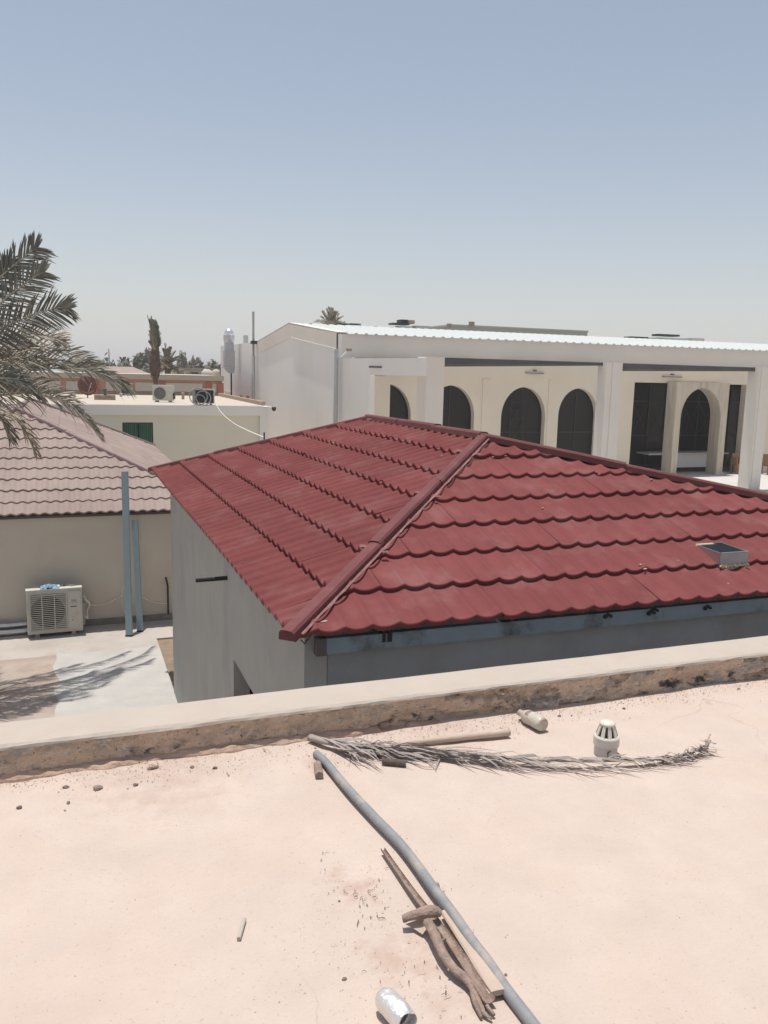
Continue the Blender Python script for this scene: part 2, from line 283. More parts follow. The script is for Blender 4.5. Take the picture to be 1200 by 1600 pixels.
# ---------------------------------------------------------------- mesh helpers
class MB:
    def __init__(s): s.v = []; s.f = []
    def rough(s, amp, freq):
        s.v = [p + noise.noise_vector(p*freq)*amp + noise.noise_vector(p*freq*3.1)*(amp*.4) for p in s.v]; return s
    def add(s, vs_, fs):
        o = len(s.v); s.v += [Vector(p) for p in vs_]; s.f += [tuple(i+o for i in f) for f in fs]
    def box(s, a, b):
        x0, y0, z0 = a; x1, y1, z1 = b
        s.add([(x0,y0,z0),(x1,y0,z0),(x1,y1,z0),(x0,y1,z0),(x0,y0,z1),(x1,y0,z1),(x1,y1,z1),(x0,y1,z1)],
              [(0,3,2,1),(4,5,6,7),(0,1,5,4),(1,2,6,5),(2,3,7,6),(3,0,4,7)])
        return s
    def obox(s, c, ax, ay, az):
        c = Vector(c); P = []
        for k in (-1, 1):
            for (i, j) in ((-1,-1),(1,-1),(1,1),(-1,1)): P.append(c + Vector(ax)*i + Vector(ay)*j + Vector(az)*k)
        s.add(P, [(0,3,2,1),(4,5,6,7),(0,1,5,4),(1,2,6,5),(2,3,7,6),(3,0,4,7)])
        return s
    def tube(s, pts, rad, n=8, cap=True, ref=None, flat=1.0):
        pts = [Vector(p) for p in pts]
        if not isinstance(rad, (list, tuple)): rad = [rad]*len(pts)
        rings = []
        nrm = None
        for i, p in enumerate(pts):
            t = (pts[min(i+1, len(pts)-1)] - pts[max(i-1, 0)]).normalized()
            if nrm is None:
                nrm = Vector(ref) if ref else (Vector((0,0,1)) if abs(t.z) < .9 else Vector((1,0,0)))
            nrm = (nrm - t*nrm.dot(t)).normalized()
            bi = t.cross(nrm)
            rings.append([p + nrm*(math.cos(2*math.pi*k/n)*rad[i]*flat) + bi*(math.sin(2*math.pi*k/n)*rad[i]) for k in range(n)])
        vs_ = [q for r in rings for q in r]; fs = []
        for i in range(len(pts)-1):
            for k in range(n):
                fs.append((i*n+k, i*n+(k+1)%n, (i+1)*n+(k+1)%n, (i+1)*n+k))
        if cap:
            fs.append(tuple(range(n-1, -1, -1))); fs.append(tuple((len(pts)-1)*n+k for k in range(n)))
        s.add(vs_, fs); return s
    def lathe(s, prof, c=(0,0,0), axis=(0,0,1), n=20, wob=None):
        c = Vector(c); ax = Vector(axis).normalized()
        e1 = ax.orthogonal().normalized(); e2 = ax.cross(e1)
        vs_ = []; fs = []
        for (r, h) in prof:
            for k in range(n):
                a = 2*math.pi*k/n; rr = r*(wob(a, h) if wob else 1)
                vs_.append(c + ax*h + e1*(rr*math.cos(a)) + e2*(rr*math.sin(a)))
        for i in range(len(prof)-1):
            for k in range(n): fs.append((i*n+k, i*n+(k+1)%n, (i+1)*n+(k+1)%n, (i+1)*n+k))
        s.add(vs_, fs); return s
    def prism(s, poly, d):
        """polygon (list of 3-D points) pushed along vector d"""
        n = len(poly); d = Vector(d)
        vs_ = [Vector(p) for p in poly] + [Vector(p)+d for p in poly]
        fs = [tuple(range(n-1, -1, -1)), tuple(range(n, 2*n))]
        fs += [(i, (i+1)%n, (i+1)%n+n, i+n) for i in range(n)]
        s.add(vs_, fs); return s
    def build(s, name, m, parent=None, smooth=False, local=False, kind=None, label=None):
        me = bpy.data.meshes.new(name)
        off = Vector((0,0,0))
        if parent is not None and not local:
            off = Vector(parent.location) if parent.parent is None else Vector(parent.location)+Vector(parent.parent.location)
        used = sorted({i for f in s.f for i in f})
        if len(used) < len(s.v):
            ix = {o_: n_ for n_, o_ in enumerate(used)}
            s.f = [tuple(ix[i] for i in f) for f in s.f]; s.v = [s.v[i] for i in used]
        me.from_pydata([p-off for p in s.v], [], s.f)
        me.materials.append(m)
        if smooth: me.shade_smooth()
        me.update()
        o = bpy.data.objects.new(name, me); COL.objects.link(o)
        if parent is not None: o.parent = parent
        if kind: o['kind'] = kind
        if label: o['label'] = label
        return o

def tag(o, label, cat, group=None):
    o['label'] = label; o['category'] = cat
    if group: o['group'] = group
    return o
def thing(name, label, cat, loc=(0,0,0), group=None, rz=0):
    o = bpy.data.objects.new(name, None); COL.objects.link(o)
    o.location = loc; o.rotation_euler = (0, 0, rz); o.empty_display_size = 0.2
    return tag(o, label, cat, group)
def solo(name, mb, m, label, cat, group=None, smooth=False):
    """a thing that is one mesh, with its origin at its base"""
    n = len(mb.v)
    c = Vector((sum(p.x for p in mb.v)/n, sum(p.y for p in mb.v)/n, min(p.z for p in mb.v)))
    mb.v = [p-c for p in mb.v]
    o = mb.build(name, m, smooth=smooth); o.location = c
    return tag(o, label, cat, group)
def struct(name, mb, m):
    return mb.build(name, m, kind='structure')
def spline(pts, n):
    """Catmull-Rom through pts"""
    P = [Vector(p) for p in pts]; P = [P[0]*2-P[1]] + P + [P[-1]*2-P[-2]]
    out = []
    segs = len(P)-3
    for i in range(n+1):
        t = i/n*segs; k = min(int(t), segs-1); t -= k
        a, b, c, d = P[k:k+4]
        out.append(0.5*((2*b) + (c-a)*t + (2*a-5*b+4*c-d)*t*t + (3*b-a-3*c+d)*t**3))
    return out

def proj(P):
    d = Vector(P) - Vector((0, 0, CAM_Z)); w = d.dot(FW)
    return 600 + F_PX*d.dot(RT)/w, 800 - F_PX*d.dot(UP)/w
def gplane(x, y, P, N):
    d = ray(x, y); o = Vector((0, 0, CAM_Z)); return o + d*((Vector(P)-o).dot(N)/d.dot(N))
def nz(x, y=0.0, z=0.0): return noise.noise(Vector((x, y, z)))

# ================================================================ GROUND
def grid_sheet(us, vs_, zf):
    mb = MB(); n = len(vs_)
    mb.v = [Vector((a, b, zf(a, b))) for a in us for b in vs_]
    for i in range(len(us)-1):
        for j in range(n-1): mb.f.append((i*n+j, (i+1)*n+j, (i+1)*n+j+1, i*n+j+1))
    return mb
def frange(a, b, s):
    k = max(1, int(round((b-a)/s))); return [a+(b-a)*i/k for i in range(k+1)]

g = MB(); g.add([(-400,-30,-.06),(400,-30,-.06),(400,620,-.06),(-400,620,-.06)], [(0,1,2,3)])
struct('ground', g, MT['earth'])
g = MB(); g.box((-14, 3.75, -.05), (1.45, 15.90, 0.0)); g.box((-14, 15.90, -.05), (4.0, 17.15, 0.0))
struct('courtyard_paving', g, MT['concrete'])
g = MB()
ed = []
for i in range(25): ed.append((-.33+.16*nz(i*.9)+.06*nz(i*2.7, 5), 15.62-i*(15.62-6.0)/24, .004))
top = [(-.33, 15.62, .004)] + []
poly = ed + [(1.445, 6.0, .004), (1.445, 15.3, .004)] + [(1.3-.11*k, 15.42+.13*nz(k*1.1, 3)+.05*nz(k*3.1, 8), .004) for k in range(14)]
g.add(poly, [tuple(range(len(poly)))])
struct('cement_screed', g, MT['screed'])
g = MB(); pe = [(-14, 15.2), (-6, 15.35)]+[(-3+.33*k, 15.42+.08*nz(k*1.3, 9)) for k in range(9)]
g.add([(x, y, .002) for (x, y) in [(-14, 4.0), (-.45, 4.0)]+[(-.28+.05*nz(k, 2), 6+k*.9) for k in range(11)]+pe[::-1]], [tuple(range(2+11+len(pe)))]); struct('brown_paving', g, MT['brownpave'])
g = MB(); g.add([(1.45,12.9,-.03),(3.2,12.9,-.03),(3.2,15.9,-.03),(1.45,15.9,-.03)], [(0,1,2,3)]); struct('soil_patch', g, MT['soil'])
g = MB(); g.add([(12.5,24,.004),(75,24,.004),(75,37.6,.004),(12.5,37.6,.004)], [(0,1,2,3)])
struct('terrace_floor', g, MT['terrace'])

# ================================================================ OUR OWN ROOF
ROOF = 3.48
def roofz(a, b):
    z = ROOF + .010*nz(a*.7, b*.7, 1) + .005*nz(a*2.3, b*2.3, 5)
    edge = max(0, 1-(3.42-b)/.55)
    z += edge*edge*(.010+.016*nz(a*2.1, b*3, 9)) + edge*.006*nz(a*9, b*9, 2)
    return z
ds = grid_sheet(frange(-7, 9, .08), frange(-5, 2.2, .10)[:-1] + frange(2.2, 3.43, .035), roofz)
struct('sandy_flat_roof', ds, MT['sand']).data.shade_smooth()

par = thing('parapet_wall', 'low roof-edge parapet with smooth cream top and crumbling brown inner face', 'parapet', (0, 3.5, 0))
b = MB(); b.box((-7, 3.44, 0), (9, 3.638, 3.40)); b.build('outer_wall', MT['cement'], par)
us = frange(-2.5, 6.5, .02)
prof = [(3.386, 3.612), (3.390, 3.622), (3.402, 3.630), (3.43, 3.633), (3.52, 3.633), (3.62, 3.630), (3.636, 3.626), (3.642, 3.615), (3.642, 3.30)]
b = MB()
for a in us:
    for k, (v, z) in enumerate(prof):
        e = 1 if k < 3 else .35
        b.v.append(Vector((a, v + e*.006*nz(a*6, k*.3, 2) - (.004*abs(nz(a*17, k, 4)) if k < 2 else 0), z + .004*nz(a*1.4, k*.2, 7) + (.004*nz(a*9, k, 3) if k < 3 else 0))))
n = len(prof)
for i in range(len(us)-1):
    for k in range(n-1): b.f.append((i*n+k, i*n+k+1, (i+1)*n+k+1, (i+1)*n+k))
b.build('coping', MT['coping'], par)
zs = [3.44, 3.475, 3.495, 3.51, 3.525, 3.54, 3.555, 3.57, 3.585, 3.60, 3.616]
b = MB()
us = frange(-2.5, 6.5, .014)
def inner_v(a, z):
    t = (z-3.48)/.14
    v = 3.392 + .004*nz(a*3, z*8, 0)
    # crumbled patches with sharp rims
    c = nz(a*3.1+5, z*13, 3) + .5*nz(a*9, z*31, 8) + .25*nz(a*24, z*60, 4)
    amount = .25 + .75*min(1, max(0, (a-.2)/1.6))
    if c > .12: v += .022*amount*min(1, (c-.12)/.05)
    c2 = nz(a*7+2, z*26, 13) + .4*nz(a*19, z*55, 4)
    if c2 > .22: v -= .007*min(1, (c2-.22)/.04)
    v += .004*nz(a*31, z*70, 1)
    if t < .35: v -= .008*(.35-t)
    if t > .93: v = v*.4 + 3.389*.6
    return v
for a in us:
    for z in zs: b.v.append(Vector((a, inner_v(a, z), z + .003*nz(a*14, z*9, 6))))
n = len(zs)
for i in range(len(us)-1):
    for k in range(n-1): b.f.append((i*n+k, (i+1)*n+k, (i+1)*n+k+1, i*n+k+1))
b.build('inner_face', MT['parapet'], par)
# broken mortar fillet at its foot
b = MB(); us = frange(-2.5, 6.5, .018); m_ = 6
for a in us:
    fade = 1.0 if a < 1.0 else max(.12, 1-(a-1.0)/.9)
    w = (.050 + .028*nz(a*4.2, 1) + .016*nz(a*15, 2))*(.45+.55*fade); h = (.034 + .016*nz(a*3.3, 7) + .009*nz(a*19, 4))*fade
    if nz(a*2.6, 11) > .38: h *= .3
    for k in range(m_):
        t = k/(m_-1)
        v = 3.402 - w*t
        z = 3.474 + h*(1-t**3)*(1+.25*nz(a*22, t*4, 3)) + .006
        if k == m_-1: z = 3.466
        b.v.append(Vector((a, v + .006*nz(a*26, t*5, 5), z)))
for i in range(len(us)-1):
    for k in range(m_-1): b.f.append((i*m_+k, i*m_+k+1, (i+1)*m_+k+1, (i+1)*m_+k))
b.build('mortar_fillet', MT['fillet'], par)

# ================================================================ TILED ROOFS
def roof_face(parent, O, S, T, lim, length, rows, c, wave, A, m, per_panel=7, seg=8, step=.036, lip=.040, gap=.006, phase=0.0, soft=False):
    gaps = (gap*.25, gap*.6, gap)
    O = Vector(O); S = Vector(S).normalized(); T = Vector(T).normalized()
    N = S.cross(T)
    if N.z < 0: N = -N
    def wv(s):
        x = ((s/wave + phase) % 1.0)
        if soft: return A*(.5+.5*math.cos(2*math.pi*x))
        q = 1-abs(math.sin(math.pi*x))
        if q > .93: q = .93-.9*(q-.93)          # little double ridge on each crest
        return A*(q**1.25)
    for r in range(rows):
        t0 = r*c; t1 = t0+c+.035
        pl = per_panel*wave
        off = ((r*0.37+.13) % 1.0)*pl*1.0
        off = round(off/wave)*wave
        s0 = off-pl
        while s0 < length:
            a, e = max(0, s0), min(length, s0+pl-random.choice(gaps))
            s0 += pl
            if e-a < .02: continue
            if max(lim(a), lim(e), lim((a+e)/2)) <= t0+.02: continue
            jn = random.uniform(-.003, .004); jt = random.uniform(-.004, .004); tl = random.uniform(-.004, .005)
            cols = []
            k0 = math.floor(a/(wave/seg))
            ss = [a] + [k*(wave/seg) for k in range(k0+1, int(e/(wave/seg))+1) if a+.004 < k*(wave/seg) < e-.004] + [e]
            mb = MB()
            for s in ss:
                w = wv(s); tt = min(t1, max(lim(s), t0)); tb = t0 + jt
                f = 0 if t1 == t0 else (tt-t0)/(t1-t0)
                hb = step + w + jn + tl*(s-a)/pl
                ht = (step*(1-f)) + w + jn*0.3
                ok = lim(s) > t0
                for (q, h) in ((tb+.004, hb-lip), (tb, hb-.006), (tb+.006, hb), ((tb+tt)/2, (hb+ht)/2), (tt, ht)):
                    q = min(q, max(tt, t0))
                    mb.v.append(O + S*s + T*q + N*h)
            nn = 5
            for i in range(len(ss)-1):
                if lim(ss[i]) <= t0 and lim(ss[i+1]) <= t0: continue
                for k in range(nn-1): mb.f.append((i*nn+k, (i+1)*nn+k, (i+1)*nn+k+1, i*nn+k+1))
            if mb.f: mb.build('roof_panel', m, parent)
def cap_run(parent, P0, P1, m, w=.060, h=.030, seg=1.35, name='ridge_cap', lift=.02):
    P0 = Vector(P0); P1 = Vector(P1); d = P1-P0; L = d.length; d.normalize()
    side = d.cross(Vector((0,0,1))).normalized(); up = side.cross(d).normalized()
    k = max(1, round(L/seg))
    for i in range(k):
        a = P0 + d*(L*i/k - .03) + up*(lift+.006*(i % 2)); e = P0 + d*(L*(i+1)/k+.03) + up*(lift+.006*(i % 2)-.008)
        jw = w*random.uniform(.96, 1.05); jh = h*random.uniform(.94, 1.06); js = side*random.uniform(-.006, .006)
        sec = [(-1.12, -1.5), (-.95, .35), (-.66, .92), (0, 1.05), (.66, .92), (.95, .35), (1.12, -1.5)]
        mb = MB()
        for q in (a, e):
            mb.v += [q + js + side*(x*jw) + up*(y*jh) for (x, y) in sec]
        n = len(sec)
        for j in range(n): mb.f.append((j, (j+1) % n, (j+1) % n+n, j+n))
        mb.f += [tuple(range(n)), tuple(range(2*n-1, n-1, -1))]
        mb.build(name, m, parent)

# ---------------------------------------------------------------- RED ROOFED HOUSE
U0, V0, W_, D_, RU, RV, RV2 = 1.32, 5.13, 7.97, 9.41, 2.85, 2.90, 2.86
ZE, ZR = 3.37, 4.41
house = thing('red_roof_house', 'small grey rendered house under a dark red stone-coated tile hip roof', 'house', (U0, V0, 0))
# left wall with a doorway
dt = gu(365, 1030, 1.44); vb = dt.y; zt = dt.z; va = vb-1.15
b = MB()
b.box((1.44, 5.23, 0), (1.60, va, 3.44)); b.box((1.44, vb, 0), (1.60, 13.05, 3.44)); b.box((1.44, va, zt), (1.60, vb, 3.44))
b.build('side_wall', MT['cement'], house)
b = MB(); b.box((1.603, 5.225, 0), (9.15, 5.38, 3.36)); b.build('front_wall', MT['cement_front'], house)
b = MB(); b.box((1.603, 12.9, 0), (9.15, 13.05, 3.42)); b.box((9.0, 5.383, 0), (9.15, 12.897, 3.42)); b.build('rear_wall', MT['cement'], house)
b = MB(); b.box((2.6, 5.5, .0), (2.65, 12.8, 3.3)); b.build('doorway_shade_sheet', MT['dark'], house)  # black sheet stands in for shade behind the doorway
# steel eaves beam along the front
b = MB(); b.box((1.56, 5.165, 3.228), (9.2, 5.222, 3.338)); bm_ = b.build('eaves_beam', MT['steel'], house)
b = MB(); b.box((1.505, 5.158, 3.222), (1.575, 5.226, 3.342)); b.build('beam_end_plate', MT['brownsteel'], bm_)
for (xa, xb, ya, yb) in ((598, 602, 980, 1003), (606, 612, 979, 1002)):
    p = gv(xa, ya, 5.163); q = gv(xb, yb, 5.163)
    b = MB(); b.box((p.x, 5.156, q.z), (q.x, 5.164, p.z)); b.build('bracket', MT['black'], bm_)
for (x, y) in ((588, 984), (801, 965), (1015, 957), (1103, 949), (1020, 953), (947, 962)):
    p = gv(x, y, 5.163)
    b = MB()
    for k in range(3 if x > 900 else 1):
        b.lathe([(0.001, 0), (.017-.003*k, .0), (.017-.003*k, .012), (.001, .014)], (p.x+k*.026-.01, 5.163, p.z-.006+.012*(k % 2)), (0, -1, 0), 8)
    b.build('bolt', MT['black'], bm_)
for t in range(9):     # rafters ends in the shade behind the beam
    b = MB(); b.box((2.0+t*.85, 5.24, 3.30), (2.05+t*.85, 6.2, 3.36)); b.build('rafter', MT['darksteel'], house)
# slopes
Lf = math.hypot(RV, ZR-ZE); Ll = math.hypot(RU, ZR-ZE); RR = W_-RU; Lr = math.hypot(RR, ZR-ZE); Lb = math.hypot(RV2, ZR-ZE)
c0 = Vector((U0, V0, ZE)); cr = Vector((U0+W_, V0, ZE)); cl = Vector((U0, V0+D_, ZE)); ck = Vector((U0+W_, V0+D_, ZE))
pb = Vector((U0+RU, V0+RV, ZR)); pa = Vector((U0+RU, V0+D_-RV2, ZR))
b = MB()
dn = Vector((0, 0, -.03))
i_ = .10
b.add([c0+dn+Vector((i_,i_,.04)), cr+dn+Vector((-i_,i_,.03)), cl+dn+Vector((i_,-i_,.04)), ck+dn+Vector((-i_,-i_,.03)), pb+dn, pa+dn], [(0,1,4), (0,4,5,2), (1,3,5,4), (2,5,3)])
b.build('roof_underlay', MT['under'], house)
roof_face(house, c0, (1,0,0), (0, RV, ZR-ZE), lambda s: min(Lf*s/RU, Lf*(W_-s)/RR), W_, 7, Lf/7+.001, .196, .033, MT['red'], phase=.12, seg=10)
roof_face(house, cl, (0,-1,0), (RU, 0, ZR-ZE), lambda s: min(Ll, Ll*s/RV2, Ll*(D_-s)/RV), D_, 7, Ll/7+.001, .208, .060, MT['red'], phase=.3, gap=.012, step=.046, lip=.046, seg=10)
roof_face(house, cr, (0,1,0), (-RR, 0, ZR-ZE), lambda s: min(Lr, Lr*s/RV, Lr*(D_-s)/RV2), D_, 12, Lr/12, .2, .036, MT['red'], seg=4)
roof_face(house, ck, (-1,0,0), (0, -RV2, ZR-ZE), lambda s: min(Lb*s/RR, Lb*(W_-s)/RU), W_, 7, Lb/7, .2, .036, MT['red'], seg=4)
l_ = Vector((0, 0, .045))
cap_run(house, c0+l_+Vector((-.015,-.015,-.01)), pb+l_, MT['redcap'], w=.058, h=.030)
cap_run(house, cl+l_, pa+l_, MT['redcap'], w=.08)
cap_run(house, cr+l_, pb+l_, MT['redcap'])
cap_run(house, ck+l_, pa+l_, MT['redcap'])
cap_run(house, pb+l_+Vector((0,0,.012)), pa+l_+Vector((0,0,.012)), MT['redcap'])
# raw flashing strip on the right of the front hip, with bent tabs
b = MB()
d = (pb-c0); side = Vector((d.y, -d.x, 0)).normalized()
pts = []
for i in range(41):
    t = i/40; p = c0+d*t+side*.075+Vector((0,0,.052)); wd = .018+.016*nz(i*.9)
    q = p + side*wd + Vector((0,0,-.006))
    b.v += [p, q]
    if i: k = len(b.v); b.f.append((k-4, k-3, k-1, k-2))
b.build('flashing', MT['rawedge'], house)
b = MB()
for t in (.30, .58, .86):
    p = c0+d*t+Vector((0,0,.115))
    b.add([p-side*.09+Vector((0,0,-.04)), p-side*.085+Vector((0,.03,-.02)), p+side*.03+Vector((0,.02,-.025)), p+side*.02+Vector((0,0,-.03))], [(0,1,2,3)])
    q = c0+d*t+side*.09+Vector((0,0,.06))
    b.add([q, q+side*.05+Vector((.01,0,.012)), q+side*.06+Vector((.0,-.035,.003)), q+Vector((0,-.03,0))], [(0,1,2,3)])
b.build('flashing_tab', MT['rawedge'], house)
# rod sticking out of the side wall
p = gu(355, 903, 1.44); q = gz(312, 906, p.z)
b = MB(); b.tube([p+Vector((.05,0,0)), Vector((1.13, p.y, p.z-.005))], .022, 8)
b.build('wall_rod', MT['black'], house)
b = MB(); b.tube([gv(486, 993, 5.2), gv(476, 1006, 5.22), gv(470, 1000, 5.1)], .004, 5); b.build('loose_wire', MT['black'], house)
# little white scraps left by the roofers
b = MB()
Nf = Vector((0, -(ZR-ZE), RV)).normalized()
for (x, y, sx) in ((862,768,.012),(690,712,.014),(770,714,.02),(848,794,.02),(1002,882,.05),(1008,889,.035),(936,741,.02),(1138,912,.012),(1060,876,.012),(577,655,.05),(1018,749,.03),(845,690,.012),(790,712,.012)):
    p = gplane(x, y, c0+Nf*.055, Nf)
    b.obox(p, (sx*.5, sx*.2, 0), (-.004, .006, 0), (0, 0, .004))
b.build('foam_scrap', MT['foam'], house)['kind'] = 'stuff'

# ---------------------------------------------------------------- duct opening on the red roof
pl_ = c0+Nf*.05
A_ = gplane(1126, 883, pl_, Nf); rim = gv(1124, 864.5, A_.y).z
pt_ = c0+Nf*.035
fl = Vector((A_.x-.01, A_.y, rim)); fr = gv(1169.5, 861.5, A_.y); fr.z = rim
bl = gplane(1087, 850.5, pt_, Nf); br = Vector((bl.x+(fr.x-fl.x), bl.y, bl.z)); RB = bl.z
duct = thing('roof_duct_box', 'open square galvanised duct box in the red tiled roof, yellow foam at its foot', 'duct', tuple(A_))
th = .008
def wall_between(p, q, inward, m, name):
    zb = lambda P: c0.z + (P.y-V0)*(ZR-ZE)/RV - .02
    mb = MB()
    inn = Vector(inward)*th
    P = [Vector((p.x, p.y, zb(p))), Vector((q.x, q.y, zb(q))), Vector((q.x, q.y, q.z)), Vector((p.x, p.y, p.z))]
    mb.prism(P, inn); return mb.build(name, m, duct)
wall_between(fl, fr, (0,1,0), MT['galv'], 'front_sheet')
wall_between(fl+Vector((0,.009,0)), bl, (1,0,0), MT['galv'], 'side_sheet')
wall_between(fr+Vector((-th,.009,0)), br+Vector((-th,0,0)), (1,0,0), MT['galv'], 'side_sheet')
b = MB(); zb_ = c0.z + (fl.y+.02-V0)*(ZR-ZE)/RV
b.add([(fl.x+.009, fl.y+.012, rim-.022), (fr.x-.009, fr.y+.012, rim-.022), (br.x-.009, br.y, RB-.002), (bl.x+.009, bl.y, RB-.002)], [(0,1,2,3)])
b.build('opening_shade_sheet', MT['ductshade'], duct)  # dark sheet over the tiles stands in for shade inside the box
b = MB(); b.box((bl.x, bl.y+.001, RB-.12), (br.x, bl.y+.008, RB+.006)); b.build('back_sheet', MT['galv'], duct)
b = MB()
b.tube([fl+Vector((0,-.004,0)), fr+Vector((0,-.004,0))], .006, 6); b.build('rolled_rim', MT['galv'], duct)
b = MB()
for i in range(26):
    t = i/25; p = fl.lerp(fr, t); p.z = c0.z+(p.y-V0)*(ZR-ZE)/RV+.05+.02*nz(i*.7)
    k_ = .55+.8*abs(nz(i*1.37, 4)); b.lathe([(.001,-.014*k_),(.015*k_,-.010*k_),(.019*k_,0),(.012*k_,.014*k_),(.001,.022*k_)], p+Vector((.01*nz(i*3.3),-.012,.006*nz(i*2.2)-.008)), (nz(i), nz(i+9), 1), 6, wob=lambda a, h: 1+.5*nz(a*2, h*50, i))
for i in range(9):
    t = i/8; p = bl.lerp(bl.lerp(br, .55), t)
    b.lathe([(.001,-.018),(.016,-.012),(.018,0),(.014,.014),(.001,.02)], p+Vector((0,-.02,-.01)), (nz(i), nz(i+9), 1), 6)
b.build('foam_seal', MT['foam'], duct)['kind'] = 'stuff'

# ---------------------------------------------------------------- PINK ROOFED HOUSE
PE = 2.29; PU = 2.93; PV0, PV1 = 16.97, 31.69; PR = 4.0; PW = 2*PR; PH = PR*.445
ph = thing('pink_roof_house', 'low tan rendered house with a faded pink wavy tile hip roof behind the courtyard', 'house', (PU-PR, PV0, 0))
b = MB(); b.box((PU-PW+.2, 17.14, 0), (PU-.25, 17.34, PE+.02)); b.box((PU-.45, 17.343, 0), (PU-.25, 31.4, PE+.02)); b.box((PU-PW+.2, 17.343, 0), (PU-PW+.4, 31.4, PE+.02))
b.build('wall', MT['tan'], ph)
b = MB(); b.box((0.02, 17.085, 0), (PU-.25, 17.137, .12)); b.box((PU-PW+.2, 17.10, 0), (-1.02, 17.137, .10)); b.build('plinth', MT['plinth'], ph)
q0 = Vector((PU-PW, PV0, PE)); q1 = Vector((PU, PV0, PE)); q2 = Vector((PU, PV1, PE)); q3 = Vector((PU-PW, PV1, PE))
qa = Vector((PU-PR, PV0+PR, PE+PH)); qb = Vector((PU-PR, PV1-PR, PE+PH))
b = MB(); b.add([q0+dn+Vector((i_,i_,.03)), q1+dn+Vector((-i_,i_,.03)), q2+dn+Vector((-i_,-i_,.03)), q3+dn+Vector((i_,-i_,.03)), qa+dn, qb+dn], [(0,1,4), (1,2,5,4), (2,3,5), (3,0,4,5)])
b.build('roof_underlay', MT['under'], ph)
Lp = math.hypot(PR, PH)
roof_face(ph, q0, (1,0,0), (0, PR, PH), lambda s: min(Lp*s/PR, Lp*(PW-s)/PR), PW, 10, .43, .2, .034, MT['pink'], seg=8, gap=.002, soft=True, step=.030, lip=.034)
roof_face(ph, q1, (0,1,0), (-PR, 0, PH), lambda s: min(Lp, Lp*s/PR, Lp*(PV1-PV0-s)/PR), PV1-PV0, 10, .43, .2, .030, MT['pink'], seg=4, step=.015, lip=.012, gap=.003)
roof_face(ph, q3, (0,-1,0), (PR, 0, PH), lambda s: min(Lp, Lp*s/PR, Lp*(PV1-PV0-s)/PR), PV1-PV0, 10, .43, .2, .030, MT['pink'], seg=3)
cap_run(ph, q1+l_, qa+l_, MT['pinkcap'], w=.045, h=.03, seg=1.6)
cap_run(ph, q0+l_, qa+l_, MT['pinkcap'], w=.045, h=.03, seg=1.6)
cap_run(ph, q2+l_, qb+l_, MT['pinkcap'], w=.045, h=.03, seg=1.6)
cap_run(ph, qa+l_, qb+l_, MT['pinkcap'], w=.045, h=.03, seg=1.6)
b = MB(); b.box((PU-PW+.15, 17.05, PE-.07), (PU-.2, 17.137, PE-.02)); b.build('eaves_batten', MT['brownsteel'], ph)

# ---------------------------------------------------------------- FLAT ROOFED BUILDING WITH GREEN WINDOW
FZ = 3.65
frc = gz(431, 637, FZ); brc = gz(345, 619, FZ); FV = 35.0
frc = Vector((frc.x, FV, FZ))
fb = thing('flat_roof_building', 'long pale flat-roofed building with a green shuttered window and rooftop air conditioners', 'building', (1, FV, 0))
zband = gv(300, 649, FV).z
ur = frc.x; bv = brc.y; bu = brc.x
b = MB(); b.prism([(-9, FV-.03, zband), (ur, FV-.03, zband), (bu, bv, zband), (-9, bv, zband)], (0, 0, FZ-.004-zband)); b.build('roof_slab', MT['flatband'], fb)
b = MB(); b.add([(-9, FV+.12, FZ+.004), (ur-.15, FV+.12, FZ+.004), (bu-.15, bv, FZ+.004), (-9, bv, FZ+.004)], [(0,1,2,3)]); b.build('roof_screed', MT['roofsand'], fb)
b = MB(); b.prism([(ur-.16, FV+.5, FZ+.002), (ur-.0, FV+.5, FZ+.002), (bu, bv, FZ+.002), (bu-.16, bv, FZ+.002)], (0,0,.17)); b.build('roof_kerb', MT['brick'], fb)
wl_ = gv(191, 660, FV+.1); wr_ = gv(239, 661, FV+.1); wt_ = wl_.z; wb_ = gv(239, 707, FV+.1).z
b = MB()
b.box((-8.8, FV+.10, 0), (wl_.x, FV+.35, zband-.003)); b.box((wr_.x, FV+.10, 0), (gv(406, 660, FV).x, FV+.35, zband-.003))
b.box((wl_.x, FV+.10, wt_), (wr_.x, FV+.35, zband-.003)); b.box((wl_.x, FV+.10, 0), (wr_.x, FV+.35, wb_))
b.build('wall', MT['flatwall'], fb)
b = MB(); b.box((gv(406, 660, FV).x+.002, FV-.02, 0), (ur, FV+.35, zband-.003)); b.build('end_pier', MT['flatband'], fb)
b = MB(); b.prism([(ur-.2, FV+.353, 0), (ur-.02, FV+.353, 0), (bu-.02, bv-.05, 0), (bu-.2, bv-.05, 0)], (0,0,zband-.003)); b.build('side_wall', MT['white'], fb)
win = MB()
for (a, e) in (((wl_.x, wt_-.05), (wr_.x, wt_)), ((wl_.x, wb_), (wr_.x, wb_+.05)), ((wl_.x, wb_+.053), (wl_.x+.05, wt_-.053)), ((wr_.x-.05, wb_+.053), (wr_.x, wt_-.053))):
    win.box((a[0], FV+.13, a[1]), (e[0], FV+.2, e[1]))
wo = win.build('window_frame', MT['greenframe'], fb)
nb = 14
for i in range(nb):
    x0 = wl_.x+.055 + (wr_.x-wl_.x-.11)*i/nb; x1 = wl_.x+.055 + (wr_.x-wl_.x-.11)*(i+1)/nb
    b = MB(); dz = .012 if i % 2 else 0
    if i == 7:
        b.box((x0, FV+.135, wb_+.056), (x0+.045, FV+.19, wt_-.056)); b.build('meeting_stile', MT['greenframe'], wo); x0 += .048
    b.box((x0, FV+.15+dz, wb_+.056), (x1-.006, FV+.18+dz, wt_-.056)); b.build('shutter_slat', MT['green'], wo)

